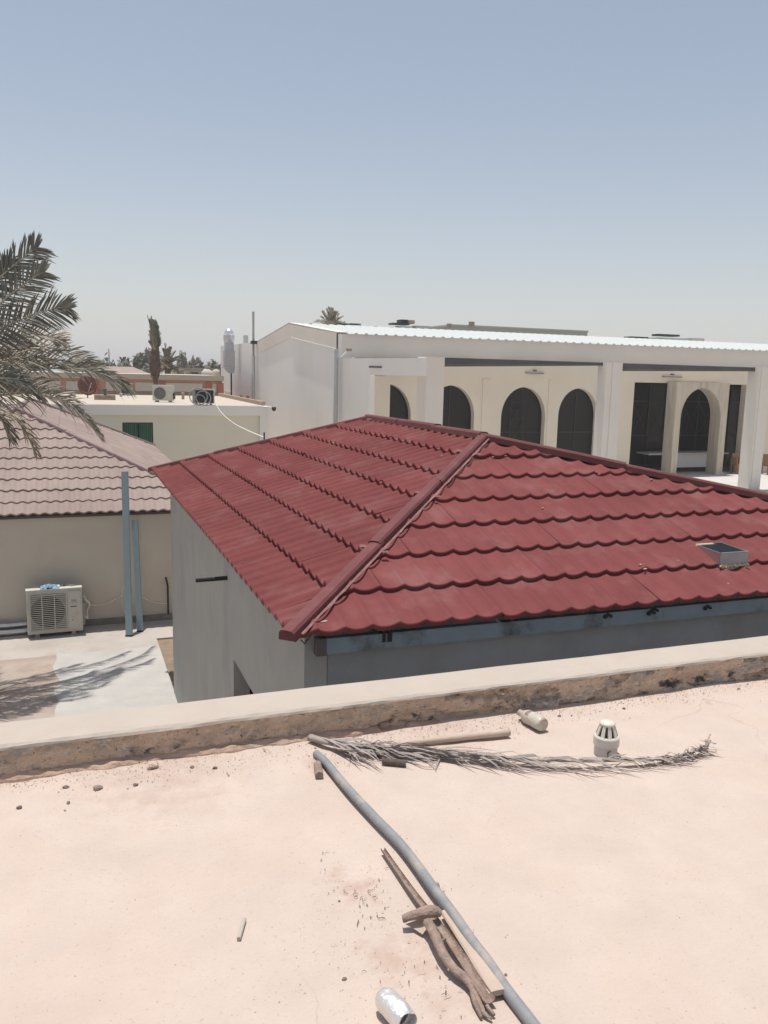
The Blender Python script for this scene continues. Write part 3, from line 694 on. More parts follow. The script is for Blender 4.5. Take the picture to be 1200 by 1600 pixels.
# CCTV on its corner
cc = thing('security_camera', 'small white dome camera on a bracket at the flat roof corner', 'camera', tuple(gv(428, 642, FV-.3)))
b = MB(); p = gv(428, 637, FV-.3); b.tube([gv(404, 635, FV-.05), gv(415, 635.5, FV-.2), p], .018, 6); b.build('bracket', MT['galv'], cc)
b = MB(); b.lathe([(.001, .10), (.09, .10), (.10, .02), (.07, -.05), (.001, -.09)], p+Vector((0,0,-.07)), (0,0,1), 10); b.build('dome', MT['coil'], cc, smooth=True)

# ================================================================ AIR CONDITIONERS
def disc(mb, c, r, y, n=24):
    k = len(mb.v); mb.v += [Vector((c[0]+r*math.cos(2*math.pi*i/n), y, c[1]+r*math.sin(2*math.pi*i/n))) for i in range(n)]
    mb.f.append(tuple(range(k, k+n)))
def ring(mb, c, r0, r1, y, n=28):
    k = len(mb.v)
    for i in range(n):
        a = 2*math.pi*i/n
        mb.v.append(Vector((c[0]+r0*math.cos(a), y, c[1]+r0*math.sin(a)))); mb.v.append(Vector((c[0]+r1*math.cos(a), y, c[1]+r1*math.sin(a))))
    for i in range(n):
        j = (i+1) % n; mb.f.append((k+2*i, k+2*i+1, k+2*j+1, k+2*j))
def ac_unit(label, loc, rz, w, h, d, style, group):
    """front at local -Y, origin under its middle"""
    t = thing('air_conditioner', label, 'air conditioner', loc, group, rz)
    z0 = .07
    b = MB(); e = .012
    # casing with softened vertical edges
    poly = [(-w/2+e, -d/2, z0), (w/2-e, -d/2, z0), (w/2, -d/2+e, z0), (w/2, d/2-e, z0), (w/2-e, d/2, z0), (-w/2+e, d/2, z0), (-w/2, d/2-e, z0), (-w/2, -d/2+e, z0)]
    b.prism(poly, (0, 0, h-z0-.028)); b.build('casing', MT['acw'], t, local=True)
    b = MB(); b.box((-w/2-.006, -d/2-.008, h-.027), (w/2+.006, d/2+.006, h)); b.build('lid', MT['acw'], t, local=True)
    for sx in (-1, 1):
        b = MB(); b.box((sx*w*.33-.05, -d/2-.02, .0), (sx*w*.33+.05, d/2+.02, .03)); b.box((sx*w*.33-.035, -d/2+.01, .03), (sx*w*.33+.035, d/2-.01, z0-.001)); b.build('foot', MT['acgrille'], t, local=True)
    y = -d/2
    if style == 'slats':
        gx0, gx1, gz0, gz1 = -w*.44, w*.21, .13, h-.09
        cx, cz, rr = (gx0+gx1)/2-.01, (gz0+gz1)/2+.01, min(gx1-gx0, gz1-gz0)*.47
        b = MB(); k = len(b.v)
        b.add([(gx0, y-.003, gz0), (gx1, y-.003, gz0), (gx1, y-.003, gz1), (gx0, y-.003, gz1)], [(0,1,2,3)]); b.build('grille_recess', MT['acgrille'], t, local=True)
        b = MB(); disc(b, (cx, cz), rr, y-.006, 32); b.build('fan_shade_disc', MT['dark'], t, local=True)  # flat black disc stands in for shade behind the grille
        b = MB()
        for i in range(5):
            a = 2*math.pi*i/5+.3
            b.add([(cx+.05*math.cos(a), y-.009, cz+.05*math.sin(a)), (cx+rr*.9*math.cos(a-.28), y-.011, cz+rr*.9*math.sin(a-.28)), (cx+rr*.92*math.cos(a+.28), y-.008, cz+rr*.92*math.sin(a+.28))], [(0,1,2)])
        b.build('fan', MT['mullion'], t, local=True)
        for i in range(19):
            zz = gz0+.02+(gz1-gz0-.04)*i/18
            b = MB(); b.box((gx0+.01, y-.028, zz-.006), (gx1-.01, y-.014, zz+.006)); b.build('grille_bar', MT['acw'], t, local=True)
        for xx in (gx0, cx-.1, cx+.12, gx1):
            b = MB(); b.box((xx-.008, y-.032, gz0), (xx+.008, y-.0285, gz1)); b.build('grille_post', MT['acw'], t, local=True)
        b = MB(); b.box((w*.235, y-.014, .12), (w*.47, y-.002, h-.06)); pn = b.build('side_panel', MT['acw'], t, local=True)
        for (x0, x1, za, zb, mm) in ((.28, .40, .60, .615, 'mullion'), (.29, .42, .37, .44, 'panelwhite'), (.30, .36, .38, .40, 'ductgrey'), (.37, .41, .41, .43, 'ductgrey'), (.29, .35, .30, .35, 'panelwhite'), (.30, .34, .31, .325, 'mullion'), (.27, .43, .685, .69, 'acgrille'), (.30, .40, .71, .75, 'acgrille')):
            b = MB(); b.box((w*x0, y-.018, h*za), (w*x1, y-.0145, h*zb)); b.build('sticker', MT[mm], pn, local=True)
        b = MB(); b.box((w/2+.001, -.08, .15), (w/2+.045, .12, h*.62)); b.build('valve_cover', MT['acgrille'], t, local=True)
    elif style == 'fan':
        cx, cz, rr = -w*.13, h*.52, h*.36
        b = MB(); disc(b, (cx, cz), rr, y-.004); b.build('fan_shade_disc', MT['mullion'], t, local=True)  # flat dark disc stands in for shade behind the guard
        b = MB()
        for k in range(8): ring(b, (cx, cz), rr*(k+.55)/8, rr*(k+.9)/8, y-.014)
        b.build('fan_guard', MT['acgrille'], t, local=True)
        b = MB(); ring(b, (cx, cz), rr, rr*1.07, y-.016); b.build('guard_rim', MT['acw'], t, local=True)
        b = MB(); b.box((w/2+.001, -.1, .15), (w/2+.06, .12, h*.55)); b.build('valve_cover', MT['mullion'], t, local=True)
    else:                                     # seen from behind: bare coil
        b = MB(); b.box((-w*.36, y-.012, z0+.03), (w*.48, y-.002, h-.05)); cb = b.build('coil', MT['coil'], t, local=True)
        b = MB()
        for i in range(26):
            zz = z0+.05+(h-z0-.12)*i/25; b.box((-w*.355, y-.018, zz), (w*.475, y-.0125, zz+.006))
        b.build('coil_fin', MT['mullion'], cb, local=True)
        b = MB(); b.box((-w*.5, y-.016, z0+.01), (-w*.37, y-.002, h-.04)); b.build('service_panel', MT['acgrille'], t, local=True)
    return t

GR = 'air conditioner outdoor units'
pa_ = gz(43, 998, 0); pb_ = gz(131, 990, 0); mid = (pa_+pb_)/2; w_ = .99; d_ = .36
acrz = math.atan2(pb_.y-pa_.y, pb_.x-pa_.x)
nrm_ = Vector((-math.sin(acrz), math.cos(acrz), 0))
acg = ac_unit('off-white air conditioner on the courtyard floor with a blue plastic bag on it', tuple(mid+nrm_*d_/2), acrz, w_, .93, d_, 'slats', GR)
p1 = gz(241.5, 629, FZ); p2 = gz(273, 629.5, FZ)
def roof_ac(x0, x1, yb, ytop, style, label, d=.4, rz=.0):
    base = gz((x0+x1)/2, yb, FZ+.004)
    w = (x1-x0)/F_PX*(base-Vector((0,0,CAM_Z))).dot(FW)
    zt = gv((x0+x1)/2, ytop, base.y).z
    return ac_unit(label, (base.x, base.y+d/2, FZ+.004), -YAW*.9+rz, w, zt-FZ, d, style, GR)
roof_ac(241, 272, 628.5, 602, 'fan', 'white air conditioner with round fan guard in the middle of the far flat roof')
roof_ac(303, 336, 633, 608, 'coil', 'air conditioner turned to show its dark coil, beside a cable loop at the roof edge', d=.42, rz=.10)
roof_ac(190, 206, 618, 601, 'coil', 'small dark air conditioner at the back of the far flat roof beside the palm tip', d=.4)

# bag and tape on the courtyard unit
top = mid+nrm_*d_/2
ex = Vector((math.cos(acrz), math.sin(acrz), 0))
bc = top - ex*.07 + nrm_*-.05 + Vector((0,0,.93))
b = MB(); nu, nv_ = 22, 14
for i in range(nu):
    for j in range(nv_):
        a = i/(nu-1)-.5; c = j/(nv_-1)-.5
        rr = math.hypot(a*1.7, c*2)
        z = max(0, .05*(1-rr**2)) + .06*abs(nz(a*9, c*9, 3)) + .03*nz(a*23, c*23, 1)
        ed_ = .02*nz(a*9, c*9, 7)
        b.v.append(bc + ex*(a*.34+ed_) + nrm_*(c*.25+ed_) + Vector((0,0,max(.003, z*(1 if rr < 1.05 else .25)))))
for i in range(nu-1):
    for j in range(nv_-1): b.f.append((i*nv_+j, (i+1)*nv_+j, (i+1)*nv_+j+1, i*nv_+j+1))
solo('plastic_bag', b, MT['bluebag'], 'crumpled pale blue plastic bag lying on the courtyard air conditioner', 'bag')
b = MB(); c = top+ex*.19+Vector((0,0,.93)); b.obox(c+Vector((0,0,.012)), ex*.024, nrm_*.03, (0,0,.012))
solo('tape_roll', b, mat('blue_tape', (.06,.16,.28), .5), 'small blue tape piece on the courtyard air conditioner beside the bag', 'tape')
b = MB(); c = top+ex*.32+Vector((0,0,.936)); b.lathe([(.03,0),(.052,0),(.055,.01),(.05,.018),(.032,.018),(.03,0)], c, (0,0,1), 18)
solo('rubber_ring', b, MT['acgrille'], 'small grey ring on top of the courtyard air conditioner near its right end', 'ring')

# silver lagged pipes left of it
for (ya, yb, r, lb) in ((971, 968, .045, 'upper silver foil-wrapped pipe lying left of the courtyard air conditioner'), (984, 979, .05, 'lower silver foil-wrapped pipe lying left of the courtyard air conditioner')):
    A = gz(-90, ya+4, .05); B_ = gz(50, yb, .05)
    v = 16.97 if ya < 975 else 16.83
    pts = [Vector((-3.2+.25*i, v+.02*math.sin(i*.8), r+.01+(.12 if ya < 975 else .02)+.012*math.sin(i*1.3))) for i in range(11)]
    b = MB(); b.tube(pts, [r*(1+.08*nz(i*2.1, ya)) for i in range(11)], 12)
    solo('lagged_pipe', b, MT['foil'], lb, 'pipe', 'foil-wrapped pipes by the wall', smooth=True)
b = MB(); b.box((-3.2, 16.86, 0), (-.98, 17.06, .10)); solo('timber_bearer', b, MT['plinth'], 'grey block under the silver pipes at the tan wall', 'block')

# leaning posts
for (xb, yb, xt, yt, wpx, vt, lb) in ((202, 994, 195, 737, 9.5, 16.86, 'taller pale blue-grey steel post leaning on the pink roof eave'), (219, 987, 211, 812, 8.5, 16.95, 'shorter pale blue-grey steel post leaning on the tan wall')):
    P = gz(xb, yb, 0); Q = gv(xt, yt, vt); w = wpx/F_PX*16.2/2
    dr = (Q-P).normalized(); s = Vector((.93, -.36, 0)); s = (s-dr*s.dot(dr)).normalized(); u_ = s.cross(dr)
    po = thing('steel_post', lb, 'post', tuple(P), 'steel posts leaning on the house')
    mb = MB(); mb.obox((P+Q)/2, s*w, u_*w*.62, (Q-P)/2); mb.build('box_section', MT['bluepost'], po)
    mb = MB(); mb.obox(P+dr*.012, s*(w+.006), u_*(w*.62+.006), dr*.012); mb.build('end_cap', MT['mullion'], po)

# cables of the courtyard unit
def cable(name, pts, r, m, lb, cat='cable', n=40, group=None):
    b = MB(); b.tube(spline(pts, n), r, 6); return solo(name, b, m, lb, cat, group, smooth=True)
V_ = 17.12
cable('cable', [gv(131, 930, 16.8), gv(137, 942, 16.95), gv(147, 946, V_), gv(165, 943, V_), gv(180, 936, V_), gv(192, 929, V_)], .012, MT['cable'], 'white cable hanging from the courtyard air conditioner to the first post')
cable('cable', [gv(222, 933, V_), gv(235, 939, V_), gv(250, 942, V_), gv(264, 943, V_)], .012, MT['cable'], 'white cable running from the second post to the house corner')
cable('cable', [gv(197, 912, V_), gv(191, 922, V_), gv(191, 940, V_), gv(196, 960, V_-.03)], .008, MT['cable'], 'thin brown-white cable hanging in a loop behind the first post')
cable('cable', [gv(132, 936, 16.8), gv(140, 943, 16.9), gv(136, 955, 16.85), gv(137, 966, 16.8), gv(133, 962, 16.8)], .014, MT['cable'], 'white drain hose looping beside the courtyard air conditioner valve')
b = MB(); P = gv(262, 902, 17.1); b.tube([gv(259, 902, 17.1), gv(262, 915, 17.1), gv(263, 960, 17.1)], .018, 6)
solo('wall_conduit', b, MT['mullion'], 'dark conduit on the tan wall just left of the grey house corner', 'pipe')
# long wire from the flat roof to the red ridge
hp = None
for i in range(101):
    q = cl.lerp(pa, i/100)+Vector((0,0,.13))
    if proj(q)[0] <= 413: hp = q
st = gz(337, 632, FZ+.02)
cable('overhead_wire', [st, st.lerp(hp, .3)+Vector((0,0,-.16)), st.lerp(hp, .6)+Vector((0,0,-.17)), st.lerp(hp, .85)+Vector((0,0,-.08)), hp], .011, MT['cable'], 'white wire sagging from the far flat roof to the red roof ridge', 'wire')
b = MB(); b.tube([hp+Vector((0,0,-.06)), hp+Vector((0,0,.08))], .012, 6); solo('wire_peg', b, MT['mullion'], 'dark peg holding the white wire on the red ridge', 'peg')

# ---------------------------------------------------------------- on the far flat roof
cpos = gz(312, 633, FZ+.01)
b = MB()
for (r, dx, tl) in ((.36, -.05, .5), (.30, .15, .8), (.22, .0, .35)):
    pts = [cpos+Vector((dx+r*math.cos(2*math.pi*i/28), .12+r*math.sin(2*math.pi*i/28)*math.cos(1.1)*tl-.15, r*.98+r*math.sin(2*math.pi*i/28)*math.sin(1.2))) for i in range(29)]
    b.tube(pts, .022, 6)
solo('cable_coil', b, MT['pipe'], 'loops of grey cable leaning on the dark-coiled air conditioner', 'cable')
base = gz(137, 622, FZ)
dish = thing('satellite_dish', 'rusty red round satellite dish on the far flat roof behind the palm fronds', 'satellite dish', tuple(base))
zc = gv(137, 602.5, base.y).z; r = 15.5/F_PX*(base-Vector((0,0,CAM_Z))).dot(FW)
b = MB(); axd = Vector((.35, -.9, .25)).normalized()
b.lathe([(.01, -.16), (r*.4, -.13), (r*.75, -.06), (r, 0), (r*.98, .015), (r*.74, -.04), (r*.4, -.11), (.01, -.14)], Vector((base.x, base.y, zc)), axd, 24); b.build('reflector', MT['dish'], dish, smooth=True)
b = MB(); b.tube([base, Vector((base.x, base.y+.15, zc-.1))], .035, 8); b.build('mast', MT['galv'], dish)
b = MB(); b.tube([Vector((base.x, base.y, zc-r*.8)), Vector((base.x, base.y, zc))+axd*.5], .018, 6); b.build('feed_arm', MT['galv'], dish)
base = gz(164, 625, FZ)
bp = thing('block_platform', 'low stack of tan blocks with a dark pipe stub on the far flat roof', 'blocks', tuple(base))
for i in range(4):
    for k in range(2):
        b = MB(); b.box((base.x-.45+i*.23, base.y, FZ+.006+k*.11), (base.x-.45+i*.23+.22, base.y+.35, FZ+.006+k*.11+.105)); b.build('block', MT['brick'], bp)
b = MB(); b.tube([(base.x+.02, base.y+.15, FZ+.22), (base.x+.02, base.y+.15, FZ+.46)], .06, 8); b.build('pipe_stub', MT['brownsteel'], bp)
b = MB(); b.lathe([(.10, .46), (.10, .50), (.001, .53)], (base.x+.02, base.y+.15, FZ), (0,0,1), 8); b.build('stub_cap', MT['brownsteel'], bp)
for (x, y, h, lb) in ((116, 622, .16, 'short grey pipe stub left of the red dish on the far flat roof'), (286, 624, .26, 'short brown pipe stub between the two white air conditioners on the far flat roof'), (189, 620, .12, 'low grey pipe stub left of the small dark air conditioner')):
    P = gz(x, y, FZ); b = MB(); b.lathe([(.07, 0), (.07, h), (.09, h), (.09, h+.05), (.001, h+.08)], P, (0,0,1), 8)
    solo('pipe_stub', b, MT['brick'] if x == 286 else MT['galv'], lb, 'pipe', 'pipe stubs on the far flat roof')

# ================================================================ THE WHITE HALL
B_, F_, UH = 38.0, 31.0, 11.92
Z5 = CAM_Z
hall = thing('white_hall', 'large off-white gabled hall with pointed arch openings and a white sheet roof', 'building', (UH, B_, 0))
b = MB(); b.prism([(UH, B_, 0), (UH, 56, 0), (UH, 56, 6.92), (UH, 47, 7.74), (UH, B_, 6.92)], (.25, 0, 0)); b.build('gable_wall', MT['white'], hall)
b = MB(); b.prism([(UH-.05, B_-.02, 6.22), (UH-.05, 46.4, 7.0), (UH-.05, 54.4, 6.33), (UH-.05, 56, 6.94), (UH-.05, 47, 7.77), (UH-.05, B_-.02, 6.95)], (.048, 0, 0)); b.build('gable_band', MT['hallup'], hall)
b = MB(); b.prism([(UH-.09, B_-.02, 6.17), (UH-.09, 46.4, 6.95), (UH-.09, 46.4, 6.997), (UH-.09, B_-.02, 6.217)], (.088, 0, 0)); b.build('gable_ledge', MT['sheet'], hall)
b = MB(); b.box((UH+.01, 56.003, 0), (UH+6, 69.8, 7.03)); wg = b.build('rear_wing', MT['white'], hall)
for (x0, x1, y0, y1) in ((374.5, 378.5, 617, 627), (385, 389.5, 618, 628)):
    p = gu(x0, y0, UH); q = gu(x1, y1, UH); b = MB(); b.box((UH-.01, min(p.y, q.y), q.z), (UH+.008, max(p.y, q.y), p.z)); b.build('window', MT['ruin'], wg)
p = gu(352, 611, UH); q = gu(361, 623, UH); b = MB(); b.box((UH-.03, min(p.y, q.y), q.z), (UH+.008, max(p.y, q.y), p.z)); b.build('wall_patch', MT['tan'], wg)
b = MB(); b.box((UH+.253, B_, 5.2), (70, B_+.3, 6.92)); b.build('upper_wall', MT['hallup'], hall)
# roof sheet, ribbed
def ribbed(u0, u1, P0, P1, nper, m, h=.05):
    mb = MB(); P = (u1-u0)/nper
    for i in range(nper):
        for (f, hh) in ((0, 0), (.62, 0), (.70, h), (.92, h)):
            mb.v.append(Vector((u0+(i+f)*P, P0[0], P0[1]+hh))); mb.v.append(Vector((u0+(i+f)*P, P1[0], P1[1]+hh)))
    for i in range(nper*4-1): mb.f.append((2*i, 2*i+2, 2*i+3, 2*i+1))
    # eave edge thickness
    k = len(mb.v)
    for i in range(0, nper*4): mb.v.append(mb.v[2*i]+Vector((0, .002, -.06)))
    for i in range(nper*4-1): mb.f.append((k+i, k+i+1, 2*i+2, 2*i))
    return mb
ribbed(UH+.5, 70, (B_-.12, 6.93), (47, 7.80), 116, None).build('roof_sheet', MT['sheet'], hall)
ribbed(UH+.5, 70, (56.1, 6.93), (47.002, 7.80), 60, None).build('roof_sheet', MT['sheet'], hall)
b = MB(); b.prism([(UH-.05, B_-.1, 6.955), (UH-.05, 47, 7.80), (UH-.05, 56.1, 6.955), (UH-.05, 56.1, 6.99), (UH-.05, 47, 7.845), (UH-.05, B_-.1, 6.99)], (.54, 0, 0)); b.build('verge_trim', MT['hallup'], hall)

# arcade wall with pointed arches
WV = 37.6; WT = 5.80
def U(x, y): return gv(x, y, WV).x
arches = [(14.30, 1.28, 4.66), (17.72, 1.28, 4.64), (21.80, 1.28, 4.62), (25.06, 1.2, 4.61)]
arches += [(40.5, 1.2, 4.7), (44.2, 1.2, 4.7)]
rects = [(28.5, 36.15, 4.98)]
def arch_z(x, a, zp):
    rise = 1.2*a; q = min(1, abs(x)/a)
    return zp-rise+rise*(.93*math.sqrt(max(0, 1-q**2.25))+.07*(1-q))
ops = sorted([(c-a, c+a, 'arch', c, a, z) for (c, a, z) in arches] + [(x0, x1, 'rect', 0, 0, z) for (x0, x1, z) in rects])
mb = MB(); cur = UH+.26; TH = .396
for (x0, x1, k, c, a, z) in ops:
    mb.box((cur, WV, 0), (x0, B_-.004, WT)); cur = x1
    if k == 'rect': mb.box((x0, WV, z), (x1, WV+TH, WT))
    else:
        N_ = 22; xs = [c-a*math.cos(math.pi*i/N_) for i in range(N_+1)]
        k0 = len(mb.v)
        for x in xs:
            zz = arch_z(x-c, a, z)
            for (yy, z2) in ((WV, WT), (WV, zz), (WV+TH, zz), (WV+TH, WT)): mb.v.append(Vector((x, yy, z2)))
        for i in range(N_):
            o = k0+4*i
            for j in range(3): mb.f.append((o+j, o+4+j, o+5+j, o+1+j))
mb.box((cur, WV, 0), (70, WV+TH, WT))
mb.build('arcade_wall', MT['cream'], hall)
# glazing and near-black walls standing in for shade inside
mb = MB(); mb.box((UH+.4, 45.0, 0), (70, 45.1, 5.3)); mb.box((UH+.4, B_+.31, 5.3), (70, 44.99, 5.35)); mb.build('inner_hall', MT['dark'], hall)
for (c, a, z) in arches[:4]:
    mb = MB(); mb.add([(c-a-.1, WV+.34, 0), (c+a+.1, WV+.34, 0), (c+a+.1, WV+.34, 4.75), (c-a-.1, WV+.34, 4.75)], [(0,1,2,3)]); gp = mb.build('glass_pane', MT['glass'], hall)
    mb = MB(); mb.box((c+.02, WV+.31, 0), (c+.07, WV+.336, 4.7)); mb.build('mullion', MT['mullion'], gp)
    mb = MB(); mb.box((c-a, WV+.30, 2.28), (c+a, WV+.309, 2.33)); mb.build('transom', MT['mullion'], gp)
c = arches[2][0]-.25
sc_ = thing('scaffold', 'faint grey scaffold tower standing in the dark of the widest pointed arch', 'scaffold', (c, WV+.2, 0))
for dx in (-.38, .38):
    mb = MB(); mb.tube([(c+dx, WV+.2, 0), (c+dx, WV+.2, 4.0)], .022, 6); mb.build('upright', MT['scaff'], sc_)
for k in range(9):
    mb = MB(); mb.tube([(c-.38, WV+.2, .5+k*.42), (c+.38, WV+.2, .5+k*.42)], .016, 5); mb.build('rung', MT['scaff'], sc_)
for k in range(3):
    mb = MB(); mb.tube([(c-.38, WV+.22, .6+k*1.1), (c+.38, WV+.22, 1.6+k*1.1)], .014, 5); mb.build('brace', MT['scaff'], sc_)
# glazed screen behind the porch
mb = MB(); mb.add([(27.5, 40.6, 0), (38.5, 40.6, 0), (38.5, 40.6, 5.2), (27.5, 40.6, 5.2)], [(0,1,2,3)]); gp = mb.build('glass_screen', MT['glass'], hall)
for i in range(9):
    mb = MB(); mb.box((28.2+i*1.2, 40.52, 0), (28.28+i*1.2, 40.58, 5.2)); mb.build('mullion', MT['mullion'], gp)
for zz in (1.9, 3.9):
    mb = MB(); mb.box((27.5, 40.46, zz-.03), (38.5, 40.51, zz+.03)); mb.build('transom', MT['mullion'], gp)
for i in range(8):
    x = 28.28+i*1.2
    mb = MB(); mb.tube([(x, 40.5, 2.0), (x+1.1, 40.5, 3.8)], .02, 5); mb.tube([(x+1.1, 40.5, 2.0), (x, 40.5, 3.8)], .02, 5); mb.build('diagonal_bar', MT['mullion'], gp)
# the deep arched porch standing in that opening
VP = 36.7
pl0, pl1 = gv(1055.5, 640, VP).x, gv(1064.5, 640, VP).x
pr0, pr1 = gv(1127, 640, VP).x, gv(1137, 640, VP).x
vl, vr = gu(1040, 640, pl0).y, gu(1110.5, 640, pr0).y
PD = max(.5, min(1.6, (vl+vr)/2-VP)); PTOP = gv(1090, 597.5, VP).z
for (xa, xb) in ((pl0, pl1), (pr0, pr1)):
    mb = MB(); mb.box((xa, VP, 0), (xb, VP+PD, PTOP)); pr = mb.build('porch_pier', MT['streak'], hall)
    mb = MB(); mb.box((xa-.05, VP-.05, 0), (xb+.05, VP-.003, .14)); mb.build('pier_base', MT['streak'], pr)
ca, aa, za = (pl1+pr0)/2, (pr0-pl1)/2-.003, gv(1090, 606, VP).z
mb = MB(); N_ = 22
for i in range(N_+1):
    x = ca-aa*math.cos(math.pi*i/N_); zz = arch_z(x-ca, aa, za)
    for (yy, z2) in ((VP+.003, PTOP), (VP+.003, zz), (VP+PD-.003, zz), (VP+PD-.003, PTOP)): mb.v.append(Vector((x, yy, z2)))
for i in range(N_):
    o = 4*i
    for j_ in range(4): mb.f.append((o+j_, o+4+j_, o+4+(j_+1) % 4, o+(j_+1) % 4))
mb.build('porch_arch', MT['streak'], hall)
# shallow pilasters and band of the arcade
for x in (757, 858): 
    u_ = U(x, 640); mb = MB(); mb.box((u_-.16 if x == 757 else u_-.10, WV-.035, 0), (u_+.20 if x == 757 else u_+.1, WV-.002, 5.0)); mb.build('pilaster', MT['cream'], hall)
mb = MB(); mb.box((UH+.3, WV-.07, 5.02), (69, WV-.002, WT-.01)); mb.build('arcade_band', MT['cream'], hall)
for (x, y, L_) in ((836, 581, .95), (1051, 587, 1.2)):
    p = gv(x, y, WV-.15); mb = MB(); mb.box((p.x-L_/2, WV-.18, p.z-.05), (p.x+L_/2, WV-.071, p.z+.02)); lf = mb.build('strip_light', MT['panelwhite'], hall)
    mb = MB(); mb.box((p.x-L_/2-.04, WV-.2, p.z-.085), (p.x+L_/2+.04, WV-.071, p.z-.053)); mb.build('light_tray', MT['brownsteel'], lf)
    mb = MB(); mb.box((p.x-.08, WV-.16, p.z+.022), (p.x+.1, WV-.071, p.z+.09)); mb.build('light_bracket', MT['brownsteel'], lf)
# projecting portico: pillars, side wall, dark steel lintels
PT = 5.80
def pillar(x0, x1, v0, v1, zt, m, name='pillar'):
    mb = MB(); mb.box((x0, v0, 0), (x1, v1, zt)); return mb.build(name, m, hall)
pillar(13.50, 14.25, F_, F_+1.0, PT+.03, MT['hallup'])
p1l = gv(948, 575, F_).x; pillar(p1l, 22.80, F_, gu(932, 612, p1l).y, PT+.03, MT['hallup'])
p2l = gv(1187.5, 577, F_).x; pillar(p2l, p2l+.68, F_, gu(1167, 600, p2l).y, PT+.03, MT['hallup'])
pillar(38.0, 39.1, F_, F_+.9, PT+.03, MT['hallup'])
for (u_, k) in ((p1l+.30, 0), (p2l+.10, 1)):
    mb = MB(); mb.box((u_, F_-.035, 0), (u_+.26, F_-.002, PT)); mb.build('pillar_fillet', MT['hallup'], hall)
def lintel(u0, u1, zb0, zb1):
    mb = MB(); mb.prism([(u0, F_+.3, zb0+.10), (u1, F_+.3, zb1+.05), (u1, F_+.3, PT+.02), (u0, F_+.3, PT+.02)], (0, .5, 0)); mb.build('steel_lintel', MT['darksteel'], hall)
    mb = MB(); mb.prism([(u0, F_+.28, zb0), (u1, F_+.28, zb1), (u1, F_+.28, zb1+.046), (u0, F_+.28, zb0+.096)], (0, .6, 0)); mb.build('lintel_flange', MT['brownsteel'], hall)
lintel(14.255, p1l-.005, gv(695, 573, F_+.28).z, gv(945, 571.5, F_+.28).z)
lintel(22.805, p2l-.005, gv(975, 580, F_+.28).z, gv(1188, 580.5, F_+.28).z)
lintel(p2l+.685, 37.995, 5.50, 5.62)
s0 = Vector((UH, B_, 0)); s1 = Vector((13.497, F_+.05, 0)); sd_ = (s1-s0).normalized(); sn = Vector((-sd_.y, sd_.x, 0))
def spt(x, y): return gplane(x, y, s0, sn)
ta = (spt(577, 600)-s0).dot(sd_); ztop = 5.775; zop = spt(600, 586).z
def skew(t0, t1, z0, z1, name, m, th=.3):
    mb = MB(); mb.prism([s0+sd_*t0+Vector((0,0,z0)), s0+sd_*t1+Vector((0,0,z0)), s0+sd_*t1+Vector((0,0,z1)), s0+sd_*t0+Vector((0,0,z1))], (.28, .06, 0)); return mb.build(name, m, hall)
LL = (s1-s0).length
skew(0, ta, 0, ztop, 'portico_side_wall', MT['white']); skew(ta+.003, LL, zop, ztop, 'portico_side_beam', MT['white'])
mb = MB(); q = spt(588, 573); mb.tube([spt(578, 573)-Vector((.03,0,0)), spt(597, 573.5)-Vector((.03,0,0))], .035, 6); mb.build('drain_spout', MT['mullion'], hall)
mb = MB(); mb.box((gv(577, 600, WV).x, WV-.7, 0), (gv(601.5, 600, WV).x, WV-.003, 5.0)); mb.build('corner_pier', MT['cream'], hall)
# pipes on the gable
def vpipe(x, y0, y1, u, r, name, lb, m):
    a = gu(x, (y0+y1)/2, u); z0 = gu(x, y1, u).z; z1 = gu(x, y0, u).z
    mb = MB(); mb.tube([(u, a.y, z0), (u, a.y, z1)], r, 8); return solo(name, mb, m, lb, 'pipe', 'pipes on the gable wall')
vpipe(525, 546, 662, UH-.15, .11, 'downpipe', 'dark grey downpipe at the near corner of the white gable wall', MT['galv'])
vpipe(527, 521, 545, UH-.07, .035, 'downpipe', 'thin dark upper pipe at the near corner of the white gable wall', MT['mullion'])
a = gu(396, 560, UH-.25)
mast = thing('pole', 'tall thin grey pole against the far end of the white gable wall', 'pole', (UH-.25, a.y, 0))
mb = MB(); mb.tube([(UH-.25, a.y, 2.0), (UH-.25, a.y, gu(396, 556, UH-.25).z)], .12, 8); mb.build('lower_pipe', MT['galv'], mast)
mb = MB(); mb.tube([(UH-.25, a.y, gu(396, 556, UH-.25).z), (UH-.25, a.y, gu(395.5, 487, UH-.25).z)], .075, 8); mb.build('upper_mast', MT['acgrille'], mast)
mb = MB(); mb.box((UH-.4, a.y-.25, gu(396, 535, UH-.25).z-.1), (UH, a.y+.25, gu(396, 535, UH-.25).z+.1)); mb.build('clamp', MT['mullion'], mast)
# exhaust duct
u_ = UH-.75; c = gu(358, 563, u_); hw = 6.2/F_PX*64; z = lambda y: gu(358, y, u_).z
ex_ = thing('exhaust_duct', 'tall silver kitchen exhaust duct with a capped top on the hall side wall', 'duct', (u_, c.y, 0))
mb = MB(); mb.obox((u_, c.y, (z(549)+z(574))/2), (.36, 0, 0), (0, .34, 0), (0, 0, (z(549)-z(574))/2)); mb.build('shaft', MT['galv'], ex_)
for yy in (549, 560, 574):
    mb = MB(); mb.obox((u_, c.y, z(yy)), (.40, 0, 0), (0, .38, 0), (0, 0, .035)); mb.build('flange', MT['galv'], ex_)
mb = MB(); mb.obox((u_, c.y, (z(536)+z(548))/2), (.31, 0, 0), (0, .3, 0), (0, 0, (z(536)-z(548))/2)); mb.build('neck', MT['galv'], ex_)
mb = MB(); mb.lathe([(.34, z(536)), (.40, z(530)), (.40, z(524))], (u_, c.y, 0), (0,0,1), 14); mb.build('collar', MT['galv'], ex_)
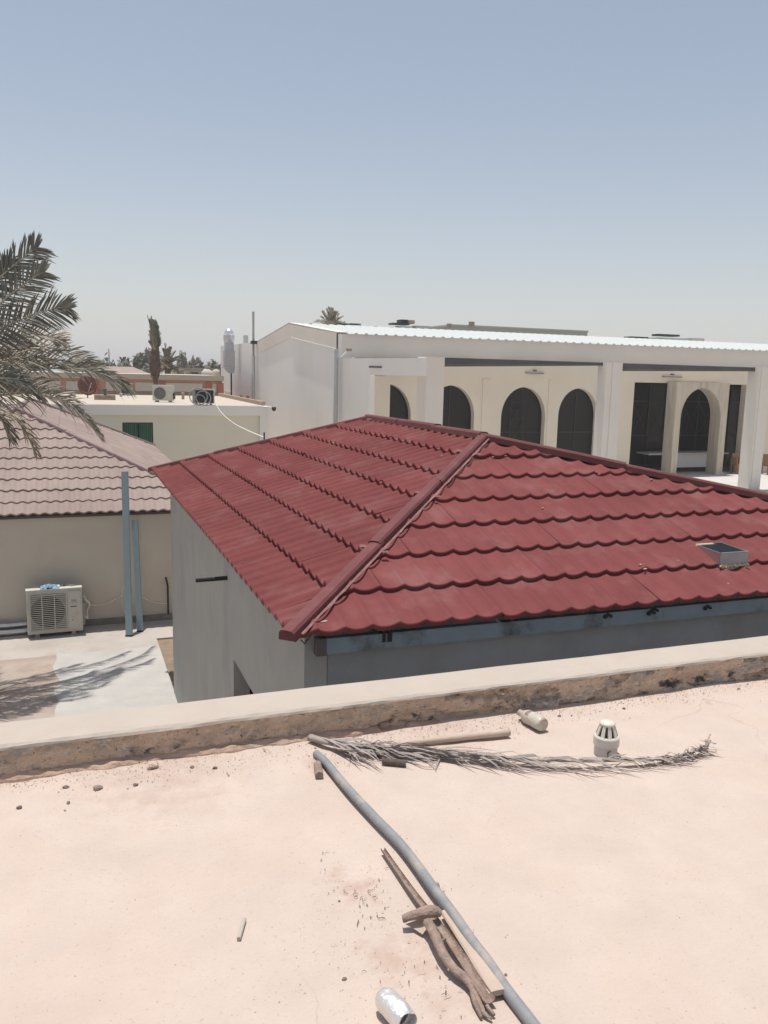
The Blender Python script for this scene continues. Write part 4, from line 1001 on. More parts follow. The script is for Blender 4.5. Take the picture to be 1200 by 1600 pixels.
mb = MB(); mb.lathe([(.34, z(524)), (.36, z(521)), (.30, z(517)), (.16, z(514)), (.001, z(513))], (u_, c.y, 0), (0,0,1), 14); mb.build('cowl', MT['foil'], ex_, smooth=True)
mb = MB(); mb.prism([(u_-.36, c.y-.34, z(575)), (u_+.36, c.y-.34, z(575)), (u_+.30, c.y-.34, z(583)), (u_, c.y-.34, z(583))], (0, .68, 0)); mb.build('elbow', MT['galv'], ex_)
mb = MB(); mb.tube([(u_+.15, c.y, 0), (u_+.15, c.y, z(583))], .06, 6); mb.build('support', MT['mullion'], ex_)
a = gu(384, 530, UH+1.5); mb = MB(); mb.box((a.x-.15, a.y-.25, 7.035), (a.x+.15, a.y+.25, gu(384, 524, UH+1.5).z)); solo('vent_stack', mb, MT['cement'], 'short pale vent stack on the rear wing roof of the hall', 'vent')
p = gv(543, 557, 37.0)
sl = thing('fixture', 'small white floodlight on top of the portico corner', 'light', (p.x, p.y, ztop))  # unidentified white object, given a lamp-like shape
mb = MB(); mb.box((p.x-.35, 37.0, ztop+.002), (p.x+.35, 37.2, ztop+.06)); mb.build('base', MT['sheet'], sl)
mb = MB(); mb.prism([(p.x-.3, 37.05, ztop+.062), (p.x-.1, 37.05, ztop+.062), (p.x+.12, 37.05, ztop+.32), (p.x-.02, 37.05, ztop+.32)], (0, .1, 0)); mb.build('arm', MT['sheet'], sl)
mb = MB(); mb.box((p.x-.02, 36.95, ztop+.322), (p.x+.2, 37.2, ztop+.44)); mb.build('fixture_head', MT['ruin'], sl)

# counter inside the porch, furniture
a = gv(1056, 735, 38.7); e = gv(1109, 735, 38.7); zt_ = gv(1082, 708, 38.7).z; zl = gv(1080, 730, 38.7).z
ct = thing('serving_counter', 'white counter with a pale stone top behind the right-hand pointed arch', 'counter', ((a.x+e.x)/2, 38.7, 0))
mb = MB(); mb.box((a.x-.4, 38.7, max(.12, zl)), (e.x+.4, 39.4, zt_-.06)); mb.build('front', MT['white'], ct)
mb = MB(); mb.box((gv(1012, 704, 38.6).x, 38.45, zt_-.055), (gv(1136, 706, 38.6).x, 39.6, zt_+.04)); mb.build('top', MT['panelwhite'], ct)
mb = MB(); mb.box((a.x-.3, 38.8, 0), (e.x+.3, 39.3, max(.115, zl-.003))); mb.build('toe_kick', MT['dark'], ct)
def wooden_chair(x, y, v, lb, s=1.0):
    p = gv(x, y, v); p.z = 0
    t = thing('wooden_chair', lb, 'chair', (p.x, p.y, 0), 'wooden chairs on the terrace')
    for (dx, dy) in ((-.22,-.22), (.22,-.22), (-.22,.22), (.22,.22)):
        mb = MB(); mb.box((p.x+dx-.03, p.y+dy-.03, .01), (p.x+dx+.03, p.y+dy+.03, .42*s)); mb.build('leg', MT['wood'], t)
    mb = MB(); mb.box((p.x-.27, p.y-.27, .423*s), (p.x+.27, p.y+.27, .50*s)); mb.build('seat', MT['wood'], t)
    for dx in (-.25, .25):
        mb = MB(); mb.box((p.x+dx-.03, p.y-.26, .503*s), (p.x+dx+.03, p.y+.26, .80*s)); mb.build('arm', MT['wood'], t)
    mb = MB(); mb.box((p.x-.21, p.y+.21, .503*s), (p.x+.21, p.y+.26, 1.0*s)); mb.build('backrest', MT['wood'], t)
wooden_chair(1151, 740, 36.9, 'orange-brown wooden armchair just left of the right-hand front pillar', 1.15)
wooden_chair(1199, 745, 36.2, 'orange-brown wooden armchair at the right picture edge behind the pillar', 1.15)
p = gv(1160, 700, 38.2)
st_ = thing('wrapped_stack', 'tall pale wrapped bundle standing in the dark doorway beside the right pillar', 'bundle', (p.x, p.y, 0))
for k, (z0, z1, r, m) in enumerate(((0, 1.0, .25, 'brick'), (1.0, 1.9, .2, 'ruin'), (1.9, 2.5, .27, 'cement'), (2.5, 3.05, .25, 'beige'))):
    mb = MB(); mb.lathe([(.01, z0), (r, z0+.02), (r*1.05, (z0+z1)/2), (r*.96, z1-.03), (.01, z1-.002)], (p.x, p.y, 0), (0,0,1), 10); mb.build('bundle_part', MT[m], st_)

# plant on the hall roof
def roofbox(name, lb, v, x0, x1, y0, y1, dv, m, cat, parts=()):
    a = gv(x0, y0, v); e = gv(x1, y1, v)
    t = thing(name, lb, cat, ((a.x+e.x)/2, v, e.z))
    zb = 6.9
    mb = MB(); mb.box((a.x, v, zb), (e.x, v+dv, a.z)); mb.build('casing', m, t)
    for (pn, px0, px1, py0, py1, pv, pm) in parts:
        a2 = gv(px0, py0, pv); e2 = gv(px1, py1, pv)
        mb = MB(); mb.box((a2.x, pv, e2.z), (e2.x, pv+.8, a2.z)); mb.build(pn, pm, t)
    return t
roofbox('rooftop_plant', 'grey-green rooftop unit with two dark boxes on top, on the hall ridge left of centre', 50, 606, 673, 511, 521, 2.5, MT['ductgrey'], 'rooftop unit',
        (('dark_box', 627, 637, 499, 506, 50.4, MT['mullion']), ('brown_box', 639, 648, 500, 506, 50.4, MT['ruin']), ('dark_tray', 614, 640, 504, 508, 50.2, MT['coil']), ('panel', 624, 645, 509, 515, 49.98, MT['cement']), ('panel', 650, 672, 508.6, 515, 49.98, MT['acgrille'])))
roofbox('rooftop_plant', 'low grey rooftop duct with dark flat trays beside the palm on the hall roof', 50, 530, 568, 509, 518, 2, MT['ductgrey'], 'rooftop unit',
        (('dark_tray', 528, 544, 504.5, 507.5, 49.9, MT['mullion']), ('dark_tray', 548, 564, 505, 507.5, 49.9, MT['mullion'])))
roofbox('rooftop_plant', 'long grey-green rooftop duct with dark tray and cream end, right part of hall roof', 49, 1030, 1080, 527, 540, 2, MT['ductgrey'], 'rooftop unit',
        (('dark_tray', 1030, 1062, 521.5, 526, 49, MT['coil']), ('cream_hood', 1082, 1100, 528, 538, 48.9, MT['beige']), ('white_cap', 1032, 1040, 530, 534, 48.8, MT['sheet'])))
roofbox('rooftop_plant', 'low dark tray on a thin duct on the hall roof, right of centre', 50, 985, 1015, 529.5, 540, 1.5, MT['ductgrey'], 'rooftop unit',
        (('dark_tray', 986, 1013, 525.5, 529, 49.9, MT['coil']),))
p = gv(1146, 547, 40); mb = MB(); mb.tube([p+Vector((0,0,-.2)), p+Vector((.1,0,.1)), p+Vector((-.35,0,-.05))], .05, 5); solo('roof_bracket', mb, MT['galv'], 'small dark bracket at the hall eave near the right edge', 'bracket')

# grey building beyond the hall
a = gv(705, 509, 78); e = gv(918, 519, 78)
gb = thing('grey_building', 'grey flat-topped building rising behind the hall roof with two small chimneys', 'building', ((a.x+e.x)/2, 78, 0))
mb = MB(); mb.box((a.x, 78, 0), (e.x, 92, a.z)); mb.build('wall', MT['greyparapet'], gb)
mb = MB(); mb.box((a.x-.05, 77.9, a.z+.003), (e.x+.05, 92, a.z+.15)); mb.build('coping', MT['ductgrey'], gb)
mb = MB(); w0 = gv(688, 512, 78); mb.prism([(w0.x, 78.05, 0), (a.x-.01, 78.05, 0), (a.x-.01, 78.05, a.z-.1), (w0.x, 78.05, w0.z)], (0, 8, 0)); mb.build('side_block', MT['greyparapet'], gb)
for (x0, x1, y0, y1) in ((698.5, 704.5, 505.5, 512), (733, 740, 502.5, 510)):
    a2 = gv(x0, y0, 77.8); e2 = gv(x1, y1, 77.8); mb = MB(); mb.box((a2.x, 77.6, e2.z), (e2.x, 77.89, a2.z)); mb.build('chimney', MT['ruin'], gb)

# ================================================================ FAR LEFT: SALMON BUILDING, HOUSE, TREES
SV = 56.0
zz = lambda y: gv(300, y, SV).z
sb = thing('salmon_building', 'long low salmon building with off-white panels and coral pilasters behind the far flat roof', 'building', (2, SV, 0))
xr = gv(347, 600, SV).x
mb = MB(); mb.box((-24, SV, 0), (xr, SV+9, zz(594.5))); mb.build('wall', MT['salmon'], sb)
mb = MB(); mb.box((-24.2, SV-.15, zz(594.3)), (xr+.1, SV+9.1, zz(586.2))); mb.build('parapet_band', MT['beige'], sb)
mb = MB(); mb.box((-24, SV-.08, 0), (xr, SV-.003, zz(613))); mb.build('base_band', MT['brick'], sb)
edges = [-24, gv(40, 600, SV).x, gv(62, 600, SV).x, gv(95, 600, SV).x, gv(143, 600, SV).x, gv(165, 600, SV).x, gv(206, 600, SV).x, gv(249, 600, SV).x, gv(255, 600, SV).x, gv(321, 600, SV).x, gv(329, 600, SV).x, gv(340, 600, SV).x]
for (x0, x1) in ((-23, -18), (-17, -12), (-11, -6), (edges[2], edges[3]), (edges[3]+.3, edges[4]), (edges[5], edges[6]), (edges[6]+.2, edges[7]-.2), (edges[8]+.1, edges[9]-.2), (edges[10]+.1, edges[11]-.1)):
    if x1-x0 < .2: continue
    mb = MB(); mb.box((x0, SV-.05, zz(612.5)), (x1, SV-.004, zz(599))); mb.build('wall_panel', MT['panelwhite'], sb)
for x0 in (edges[1], edges[4], edges[7], edges[9], edges[11]):
    mb = MB(); mb.box((x0, SV-.12, 0), (x0+.38, SV-.002, zz(597.5))); mb.build('pilaster', MT['coral'], sb)
p = gv(338, 583, SV+2)
wt = thing('roof_tank', 'small white tank on the right end of the salmon building', 'tank', (p.x, p.y, zz(586)))
mb = MB(); mb.lathe([(.001, 0), (.26, 0), (.28, .2), (.22, .36), (.001, .42)], (p.x, p.y, zz(586.2)+.01), (0,0,1), 10); mb.build('body', MT['panelwhite'], wt, smooth=True)
mb = MB(); mb.box((p.x-.5, p.y-.3, zz(586.2)+.001), (p.x+.1, p.y+.3, zz(586.2)+.009)); mb.build('base', MT['beige'], wt)

# pink roofed house far away
HV = 76
A = gv(150, 588, HV); Bq = gv(236, 588, HV)
fh = thing('far_pink_house', 'distant house with a pale pink hip roof left of the pruned palm', 'house', ((A.x+Bq.x)/2, HV, 0))
zt_ = gv(195, 573, HV+4).z; ze_ = gv(200, 586, HV).z
mb = MB(); mb.box((A.x, HV+.4, 0), (Bq.x, HV+9, ze_-.02)); mb.build('wall', MT['panelwhite'], fh)
x0, x1 = A.x-.3, Bq.x+.3; ra, rb = gv(167, 573, HV+4).x, gv(208, 573, HV+4).x
mb = MB(); mb.add([(x0, HV, ze_), (x1, HV, ze_), (x1, HV+8, ze_), (x0, HV+8, ze_), (ra, HV+4, zt_), (rb, HV+4, zt_)], [(0,1,5,4), (1,2,5), (2,3,4,5), (3,0,4)]); mb.build('roof', MT['pink'], fh)
mb = MB(); mb.box((gv(218, 584, HV).x, HV-.6, ze_-.9), (Bq.x+.1, HV-.01, ze_-.5)); mb.build('porch_roof', MT['coral'], fh)
mb = MB(); mb.box((gv(222, 588, HV).x, HV-.05, 0), (gv(232, 588, HV).x, HV+.38, ze_-.95)); mb.build('porch_recess', MT['ruin'], fh)

# ruined brown walls
RVv = 82
ru = thing('brown_block_building', 'low weathered brown block building with dark openings between the palms and the white hall', 'building', (gv(305, 588, RVv).x, RVv, 0))
for k, (x0, x1, y0, v, mm) in enumerate(((272, 340, 574, RVv, 'ruin'), (290, 322, 579, RVv-1, 'beige'), (276, 300, 582, RVv-2, 'ruin'), (312, 328, 583, RVv-3, 'brick'))):
    a = gv(x0, y0, v); e = gv(x1, y0, v); mb = MB(); mb.box((a.x, v, 0), (e.x, v+.9, a.z)); mb.build('block_wall', MT[mm], ru)
for (x0, x1, y0) in ((297, 310, 581), (284, 292, 584)):
    a = gv(x0, y0, RVv-1.05); e = gv(x1, y0, RVv-1.05); mb = MB(); mb.box((a.x, RVv-1.06, 0), (e.x, RVv-1.003, a.z)); mb.build('opening_shade_sheet', MT['brownsteel'], ru)  # dark box on the wall face stands in for an opening's shade
p = gv(323, 580, 78); mb = MB(); mb.lathe([(.001,0),(.5,0),(.62,.35),(.45,.7),(.001,.8)], (p.x, p.y, p.z-.6), (.3,-.2,1), 12)
solo('white_tank', mb, MT['panelwhite'], 'small tilted white water tank in front of the brown block building', 'tank', smooth=True)

def leaf_crown(c, rx, rz_, n, size, lumps=9, seed=0):
    rnd = random.Random(seed); mb = MB()
    L_ = [(Vector((rnd.uniform(-.7,.7)*rx, rnd.uniform(-.7,.7)*rx, rnd.uniform(-.75,.8)*rz_)), rnd.uniform(.28,.55)) for _ in range(lumps)]
    for i in range(n):
        o, r = rnd.choice(L_)
        d = Vector((rnd.gauss(0,1), rnd.gauss(0,1), rnd.gauss(0,1))).normalized()*(rnd.random()**.45)
        p = Vector(c)+o+Vector((d.x*rx*r, d.y*rx*r, d.z*rz_*r))
        a = Vector((rnd.gauss(0,1), rnd.gauss(0,1), rnd.gauss(0,1))).normalized(); b2 = a.orthogonal().normalized()
        s = size*rnd.uniform(.6, 1.3)
        mb.add([p-a*s, p+b2*s*.6, p+a*s, p-b2*s*.6], [(0,1,2,3)])
    return mb
def tree(x, ytop, v, wpx, label, m='treeleaf', seed=0, n=420, group='trees beyond the salmon building', slim=1.0):
    top = gv(x, ytop, v); h = max(top.z, 2.5); rx = wpx*1.35/F_PX*v*1.02/2
    t = thing('tree', label, 'tree', (top.x, v, 0), group)
    mb = MB(); mb.tube([(top.x, v, 0), (top.x+.1, v, h*.35), (top.x-.05, v, h*.75)], [.22, .16, .07], 7)
    for k in range(3): mb.tube([(top.x, v, h*(.35+.1*k)), (top.x+rx*.5*math.cos(k*2.2), v+rx*.5*math.sin(k*2.2), h*(.62+.1*k))], [.09, .04], 5)
    mb.build('trunk', MT['bark'], t)
    cz = h*.62
    leaf_crown((top.x, v, cz), rx*slim, h-cz, int(n*1.7), .34, 13, seed).build('crown', MT[m], t)
    return t
spec = [(153, 557, 92, 20, 'green', 'hazy green tree just right of the thin mast, left of the distant pink house'), (167, 560, 95, 22, 'green', 'hazy green tree rising behind the left end of the distant pink roof'),
        (184, 556, 98, 22, 'green', 'taller hazy green tree behind the middle of the distant pink roof'), (203, 561, 98, 20, 'green', 'rounded green tree behind the right end of the distant pink roof'),
        (217, 557, 94, 22, 'green', 'dark green tree behind the distant pink roof, nearest the pruned palm on its left'), (231, 550, 100, 26, 'pale', 'pale hazy tree directly behind the pruned palm trunk'),
        (133, 566, 96, 22, 'green', 'low green tree glimpsed behind the palm frond tips'), (110, 568, 100, 26, 'green', 'low green tree behind the big palm fronds'),
        (324, 566, 96, 24, 'green', 'hazy green tree right of the brown block building'), (338, 562, 92, 24, 'green', 'hazy green tree against the white hall far corner'),
        (284, 556, 120, 12, 'pale', 'tall thin hazy pale tree, leftmost of the bare grey group'), (297, 560, 124, 14, 'pale', 'thin hazy pale tree, second of the bare grey group'), (310, 562, 124, 14, 'pale', 'hazy pale tree in the middle of the bare grey group'), (330, 566, 128, 20, 'pale', 'wide hazy pale tree, rightmost of the bare grey group'),
        (60, 570, 98, 40, 'green', 'broad green tree hidden behind the big palm crown'), (8, 572, 96, 40, 'green', 'broad green tree at the left picture edge behind the palm')]
for k, (x, yt, v, wd, kd, lb) in enumerate(spec):
    tree(x, yt, v, wd, lb, 'treeleaf' if kd == 'green' else 'paleleaf', 100+k, 420 if wd < 30 else 700)
p = gv(170, 545, 88); mb = MB(); mb.tube([(p.x, 88, 0), (p.x, 88, p.z)], [.09, .05], 6); solo('radio_mast', mb, MT['cement'], 'thin distant grey mast above the trees on the left', 'mast')

# ================================================================ PALMS
def frond(pts, leaf, n=46, lat=None, wid=.020, up_bias=.25, droop=.12, a0=62, a1=18, rnd=random, r0=.022, start=.10, fold=.35):
    """one feather leaf: arched rib with two rows of narrow folded blades; returns (rib, blades)"""
    P = spline(pts, 40)
    rib = MB(); rib.tube(P[::2], [r0*(1-.85*i/20) for i in range(21)], 5, cap=False)
    bl = MB()
    for i in range(n):
        t = start+(1-start)*(i+.5*rnd.random())/n; k = min(int(t*40), 39); f = t*40-k
        p = P[k].lerp(P[k+1], f); T = (P[k+1]-P[k]).normalized()
        if lat is None:
            L_ = T.cross(Vector((0,0,1)))
            L_ = L_.normalized() if L_.length > 1e-3 else Vector((1,0,0))
        else:
            L_ = Vector(lat); L_ = (L_-T*L_.dot(T)).normalized()
        N = L_.cross(T).normalized()
        if N.z < 0: N = -N
        prof = (math.sin(math.pi*min(1, .18+t*.82))**.6)*.55+.45*(1-t*.35)
        for s in (-1, 1):
            ang = math.radians(a0+(a1-a0)*t**1.3+rnd.uniform(-9, 9))
            ph = fold+rnd.uniform(-.35, .35)+up_bias
            d = T*math.cos(ang)+(L_*(s*math.cos(ph))+N*math.sin(ph))*math.sin(ang)
            l = leaf*prof*rnd.uniform(.82, 1.12)
            w = wid*rnd.uniform(.8, 1.2)
            wdir = d.cross(N*rnd.uniform(.5, 1)+L_*rnd.uniform(-.6, .6)).normalized()*w*.5
            dr = droop*rnd.uniform(.4, 1.7)
            m1 = p+d*l*.45+Vector((0,0,-dr*l*.15)); m2 = p+d*l*.78+Vector((0,0,-dr*l*.55)); e = p+d*l+Vector((0,0,-dr*l))
            k0 = len(bl.v)
            bl.v += [p-wdir*.6, p+wdir*.6, m1-wdir, m1+wdir, m2-wdir*.7, m2+wdir*.7, e]
            bl.f += [(k0, k0+1, k0+3, k0+2), (k0+2, k0+3, k0+5, k0+4), (k0+4, k0+5, k0+6)]
    return rib, bl

# big date palm just outside the left edge: its crown hangs in from the left
CR = Vector((-1.6, 14.1, 5.0))
palm = thing('date_palm', 'large date palm whose grey-green fronds hang in from the left edge over the pink roof', 'palm tree', (CR.x-.1, CR.y, 0))
mb = MB()
tp = [(CR.x-.1+.05*math.sin(i), CR.y, -.05+(CR.z+.05)*i/16) for i in range(17)]
mb.tube(tp, [.24+.03*(i % 2)-.003*i for i in range(17)], 12); mb.build('trunk', MT['bark'], palm)
rp = random.Random(5)
view_up = Vector((0, 0, 1))
def pf(px, v0, v1, leaf, m, n=50, **kw):
    pts = [gv(x, y, v0+(v1-v0)*i/(len(px)-1)) for i, (x, y) in enumerate(px)]
    pts = [CR+(pts[0]-CR)*.05] + pts if kw.pop('root', True) else pts
    rib, bl = frond(pts, leaf, n=n, rnd=rp, **kw)
    o = bl.build('frond', MT[m], palm); rib.build('rib', MT['rachis'], o)
vis = [
    ([(-40, 470), (-5, 438), (25, 412), (50, 392), (60, 386)], 14.2, 14.4, .52, 'leaf1', 58, dict(lat=(.45,-.1,-.9), a0=56, a1=34, up_bias=0, fold=0, wid=.026)),
    ([(-40, 520), (0, 475), (35, 447), (58, 430), (70, 425)], 14.0, 14.2, .50, 'leaf1', 58, dict(lat=(.45,-.1,-.9), a0=54, a1=34, up_bias=0, fold=0, wid=.026)),
    ([(-50, 540), (0, 515), (50, 492), (92, 481), (110, 482)], 14.1, 14.6, .54, 'leaf1', 66, dict(lat=(.3,-.1,-.95), a0=58, a1=32, up_bias=0, fold=.05, wid=.028)),
    ([(-50, 555), (0, 535), (45, 522), (82, 526), (98, 536)], 14.6, 15.2, .48, 'leaf2', 60, dict(lat=(.2,-.35,-.9), a0=56, a1=30, wid=.024)),
    ([(-50, 560), (0, 548), (60, 540), (120, 556), (160, 576)], 14.7, 16.0, .50, 'leaf1', 74, dict(lat=(.25,-.5,-.8), a0=54, a1=28, wid=.024)),
    ([(-50, 585), (0, 563), (75, 560), (140, 574), (184, 598), (202, 606)], 14.2, 16.1, .54, 'leaf2', 80, dict(lat=(.2,-.45,-.85), a0=58, a1=26, droop=.3, wid=.024)),
    ([(-50, 575), (0, 570), (70, 575), (135, 577), (178, 592), (198, 603)], 14.5, 15.4, .46, 'leaf1', 76, dict(lat=(.1,-.6,-.8), a0=52, a1=24, droop=.35, wid=.024)),
    ([(-50, 610), (0, 617), (60, 613), (105, 632), (140, 664), (155, 682)], 13.9, 14.9, .48, 'leaf2', 78, dict(lat=(.35,-.4,-.8), a0=58, a1=28, droop=.3, wid=.024)),
    ([(-50, 600), (0, 605), (50, 600), (100, 622), (130, 650), (150, 672)], 14.2, 15.0, .46, 'leaf1', 72, dict(lat=(.3,-.5,-.8), a0=56, a1=26, droop=.3, wid=.024)),
    ([(-60, 620), (-10, 636), (20, 650), (42, 680), (56, 708)], 13.7, 13.9, .38, 'leaf2', 60, dict(lat=(.7,-.4,-.55), a0=58, a1=26, droop=.35, wid=.022)),
    ([(-60, 620), (-15, 640), (6, 662), (16, 688)], 13.5, 13.6, .34, 'leaf1', 50, dict(lat=(.7,-.5,-.5), a0=58, a1=26, droop=.35, wid=.022)),
    ([(-60, 560), (-10, 560), (40, 556), (80, 566)], 14.9, 15.6, .48, 'leaf2', 56, dict(lat=(.2,-.6,-.75), a0=56, a1=28, wid=.024)),
    ([(-60, 500), (-25, 455), (0, 425), (18, 405)], 14.6, 14.8, .46, 'leaf1', 52, dict(lat=(.6,-.1,-.8), a0=56, a1=30, wid=.026)),
    ([(-50, 590), (0, 590), (30, 596), (62, 622)], 13.9, 14.2, .46, 'leaf1', 58, dict(lat=(.3,-.6,-.75), a0=56, a1=26, droop=.3, wid=.024)),
]
for (px, v0, v1, lf, m, n, kw) in vis: pf(px, v0, v1, lf, m, n, **kw)
for k in range(64):                       # the rest of the crown, to the left and towards the camera
    az = R(60+k*330/64+rp.uniform(-6, 6)); el = R(rp.choice((62, 40, 18, -5))+rp.uniform(-8, 8)); L_ = rp.uniform(2.5, 3.2)
    d = Vector((math.cos(az)*math.cos(el), math.sin(az)*math.cos(el), math.sin(el)))
    pts = [CR+d*(L_*t)+Vector((0,0,-.55*L_*t*t*math.cos(el))) for t in (0.02, .25, .5, .75, 1)]
    if max(proj(q_)[0] for q_ in pts) > -45: continue
    rib, bl = frond(pts, .44, n=44, rnd=rp)
    o = bl.build('frond', MT['leaf1' if k % 3 else 'leaf2'], palm); rib.build('rib', MT['rachis'], o)
def wild_palm(base, h, nf, L_, leaf, label, seed, dead=.4, trunk_r=.25, n=26, wid=.05, els=(75, 50, 25, 0, -25), group=None):
    rnd = random.Random(seed); t = thing('palm_tree', label, 'palm tree', base, group)
    b0 = Vector(base); c = b0+Vector((0,0,h))
    mb = MB(); mb.tube([b0+Vector((.04*math.sin(i*2), 0, h*i/10)) for i in range(11)], [trunk_r*(1+.08*(i % 2)) for i in range(11)], 9); mb.build('trunk', MT['bark'], t)
    for k in range(nf):
        az = 2*math.pi*(k*.382+rnd.uniform(-.03,.03)); el = R(els[k % len(els)]+rnd.uniform(-9, 9))
        d = Vector((math.cos(az)*math.cos(el), math.sin(az)*math.cos(el), math.sin(el)))
        l = L_*rnd.uniform(.85, 1.1)
        pts = [c+d*(l*s)+Vector((0,0,-.5*l*s*s*math.cos(el))) for s in (0.02, .3, .6, .85, 1)]
        rib, bl = frond(pts, leaf, n=n, rnd=rnd, wid=wid, r0=.03)
        o = bl.build('frond', MT['leaf2' if rnd.random() < dead else 'leaf1'], t); rib.build('rib', MT['rachis'], o)
    return t
p = gv(262, 572, 70); wild_palm((p.x, 70, 0), p.z-.1, 40, 1.75, .5, 'small bushy grey-green palm right of the pruned palm trunk', 31, .45, .22, 26, .06)
p = gv(517, 512, 62); wild_palm((p.x, 62, 0), p.z-.1, 26, 1.6, .45, 'palm with dry grey fronds sticking up behind the hall roof', 32, .85, .25, 20, .06, els=(80, 62, 48, 36))
# pruned palm with its fronds tied upright
PVv = 53.0
base = gv(240, 600, PVv); zy = lambda y: gv(241, y, PVv).z
tall = thing('pruned_palm', 'tall pruned palm with thick brown trunk and upright tied fronds behind the far flat roof', 'palm tree', (base.x, PVv, 0))
pxm = 1/F_PX*49.5
c_ = lambda x, y: Vector((gv(x, y, PVv).x, PVv, gv(x, y, PVv).z))
prof = [(243.5, 640, 3.4), (243.5, 600, 3.6), (243, 588, 4.6), (242.5, 578, 8.2), (242, 570, 8.6), (242, 560, 7.4), (242.5, 550, 6.0), (242.5, 540, 5.0), (242, 530, 4.6)]
mb = MB(); mb.tube([Vector((c_(243.5, 640).x, PVv, 0))]+[c_(x, y) for (x, y, r) in prof], [3.4*pxm]+[r*pxm for (x, y, r) in prof], 14)
for i in range(len(mb.v)): mb.v[i] += Vector((nz(i*1.3), nz(i*1.7, 4), 0))*.05
mb.build('trunk', MT['bark'], tall)
rt_ = random.Random(9)
mb = MB()
for i in range(190):                       # old leaf bases
    y = rt_.uniform(552, 592); a = rt_.uniform(0, 6.28)
    r = 8.2*pxm if 562 < y < 582 else 6.0*pxm
    p = c_(242.3, y)+Vector((math.cos(a)*r*.9, math.sin(a)*r*.9, 0)); o = Vector((math.cos(a)*.09, math.sin(a)*.09, .14)); s = Vector((-math.sin(a), math.cos(a), 0))*.05
    mb.add([p-s, p+s, p+o+s*.5, p+o-s*.5], [(0,1,2,3)])
mb.build('leaf_base', MT['bark'], tall)['kind'] = 'stuff'
for i in range(40):
    a = rt_.uniform(0, 6.28); sp = rt_.uniform(.3, 1.0)
    p0 = c_(242, 548)+Vector((math.cos(a), math.sin(a), 0))*.16
    xt = 239.5+8.5*math.cos(a)*sp + rt_.uniform(-1, 1); yt = rt_.uniform(500, 528)-(5 if xt < 236 else 0)
    if i == 0: xt, yt = 230, 494
    p2 = c_(xt, yt)+Vector((0, math.sin(a)*.4*sp, 0)); p1 = p0.lerp(p2, .5)+Vector((math.cos(a), math.sin(a), 0))*-.02
    rib, bl = frond([p0, p1, p2], .46, n=28, rnd=rt_, wid=.05, a0=44, a1=22, r0=.03, start=.15)
    o = bl.build('frond', MT['leaf1' if i % 3 else 'leaf2'], tall); rib.build('rib', MT['rachis'], o)

# ================================================================ THINGS ON OUR ROOF
def on(x, y, dz=0.0):
    p = gz(x, y, ROOF); p.z = roofz(p.x, p.y)+dz; return p
# grey hose
hp_ = [(494, 1178), (507.5, 1190), (545, 1234), (587, 1279), (624, 1317), (653, 1354), (678, 1389), (707, 1427), (735, 1468), (764, 1506), (789, 1544), (818, 1582), (850, 1624), (900, 1690)]
pts = []
for i, (x, y) in enumerate(hp_):
    p = gz(x, y, ROOF+.022); lift = .017+(.016*math.sin(math.pi*min(1, i/10)) if i < 10 else 0)
    p = gz(x, y, ROOF+lift); pts.append(p)
b = MB(); b.tube(spline(pts, 90), .0168, 14, cap=True); P_ = spline(pts, 70)
ho = solo('grey_hose', b, MT['pipe'], 'long bent grey plastic pipe running across the sandy roof towards the camera', 'pipe', smooth=True)
# half-round palm stalk (channel) lying beside it
def stalk(pix, wid, thick, m, name, label, lift=.012, curl=.5, cat='palm stalk', group=None, nseg=26, rough=.0):
    P = spline([gz(x, y, ROOF+lift) for (x, y) in pix], nseg); mb = MB(); sec = 9
    for i, p in enumerate(P):
        T = (P[min(i+1, nseg)]-P[max(i-1, 0)]).normalized(); s = T.cross(Vector((0,0,1))).normalized(); t = i/nseg
        w = wid[0]+(wid[1]-wid[0])*t; w *= 1+rough*nz(i*.8, w*50)
        for k in range(sec):                      # closed crescent section, hollow side up
            a = math.pi*(k/(sec-1)); mb.v.append(p+s*(math.cos(a)*w)-Vector((0,0,1))*(math.sin(a)*thick))
        for k in range(sec):
            a = math.pi*(1-k/(sec-1)); mb.v.append(p+s*(math.cos(a)*w*.86)-Vector((0,0,1))*(math.sin(a)*thick*curl-.002))
    n = 2*sec
    for i in range(nseg):
        for k in range(n): mb.f.append((i*n+k, i*n+(k+1) % n, (i+1)*n+(k+1) % n, (i+1)*n+k))
    mb.f += [tuple(range(n)), tuple(range(nseg*n+n-1, nseg*n-1, -1))]
    return solo(name, mb, m, label, cat, group)
stalk([(598, 1325), (625, 1364), (650, 1399), (678, 1434), (710, 1478), (739, 1522), (765, 1562)], (.0075, .0175), .014, MT['stalk'], 'palm_stalk', 'long brown channel-shaped palm stalk lying left of the grey pipe', lift=.030, curl=.85)
stalk([(694, 1424), (722, 1464), (752, 1508), (778, 1550)], (.012, .026), .012, MT['stalkpale'], 'palm_stalk', 'wide pale palm stalk half buried between the brown stalk and the grey pipe', lift=.026, curl=-.3)
br_ = thing('dry_branch', 'forked dry brown branch with a thick stub lying across the palm stalk', 'branch', tuple(on(680, 1440)))
b = MB(); b.tube(spline([gz(x, y, ROOF+h) for (x, y, h) in ((668, 1440, .045), (680, 1462, .04), (692, 1490, .034), (708, 1512, .03), (728, 1530, .026), (744, 1556, .02), (756, 1582, .014), (768, 1592, .012))], 30), [.0155*(1-.010*i) if i < 16 else .0155*(.84-.045*(i-16)) for i in range(31)], 9, flat=.8); b.rough(.0022, 55).build('stem', MT['stalk'], br_, smooth=True)
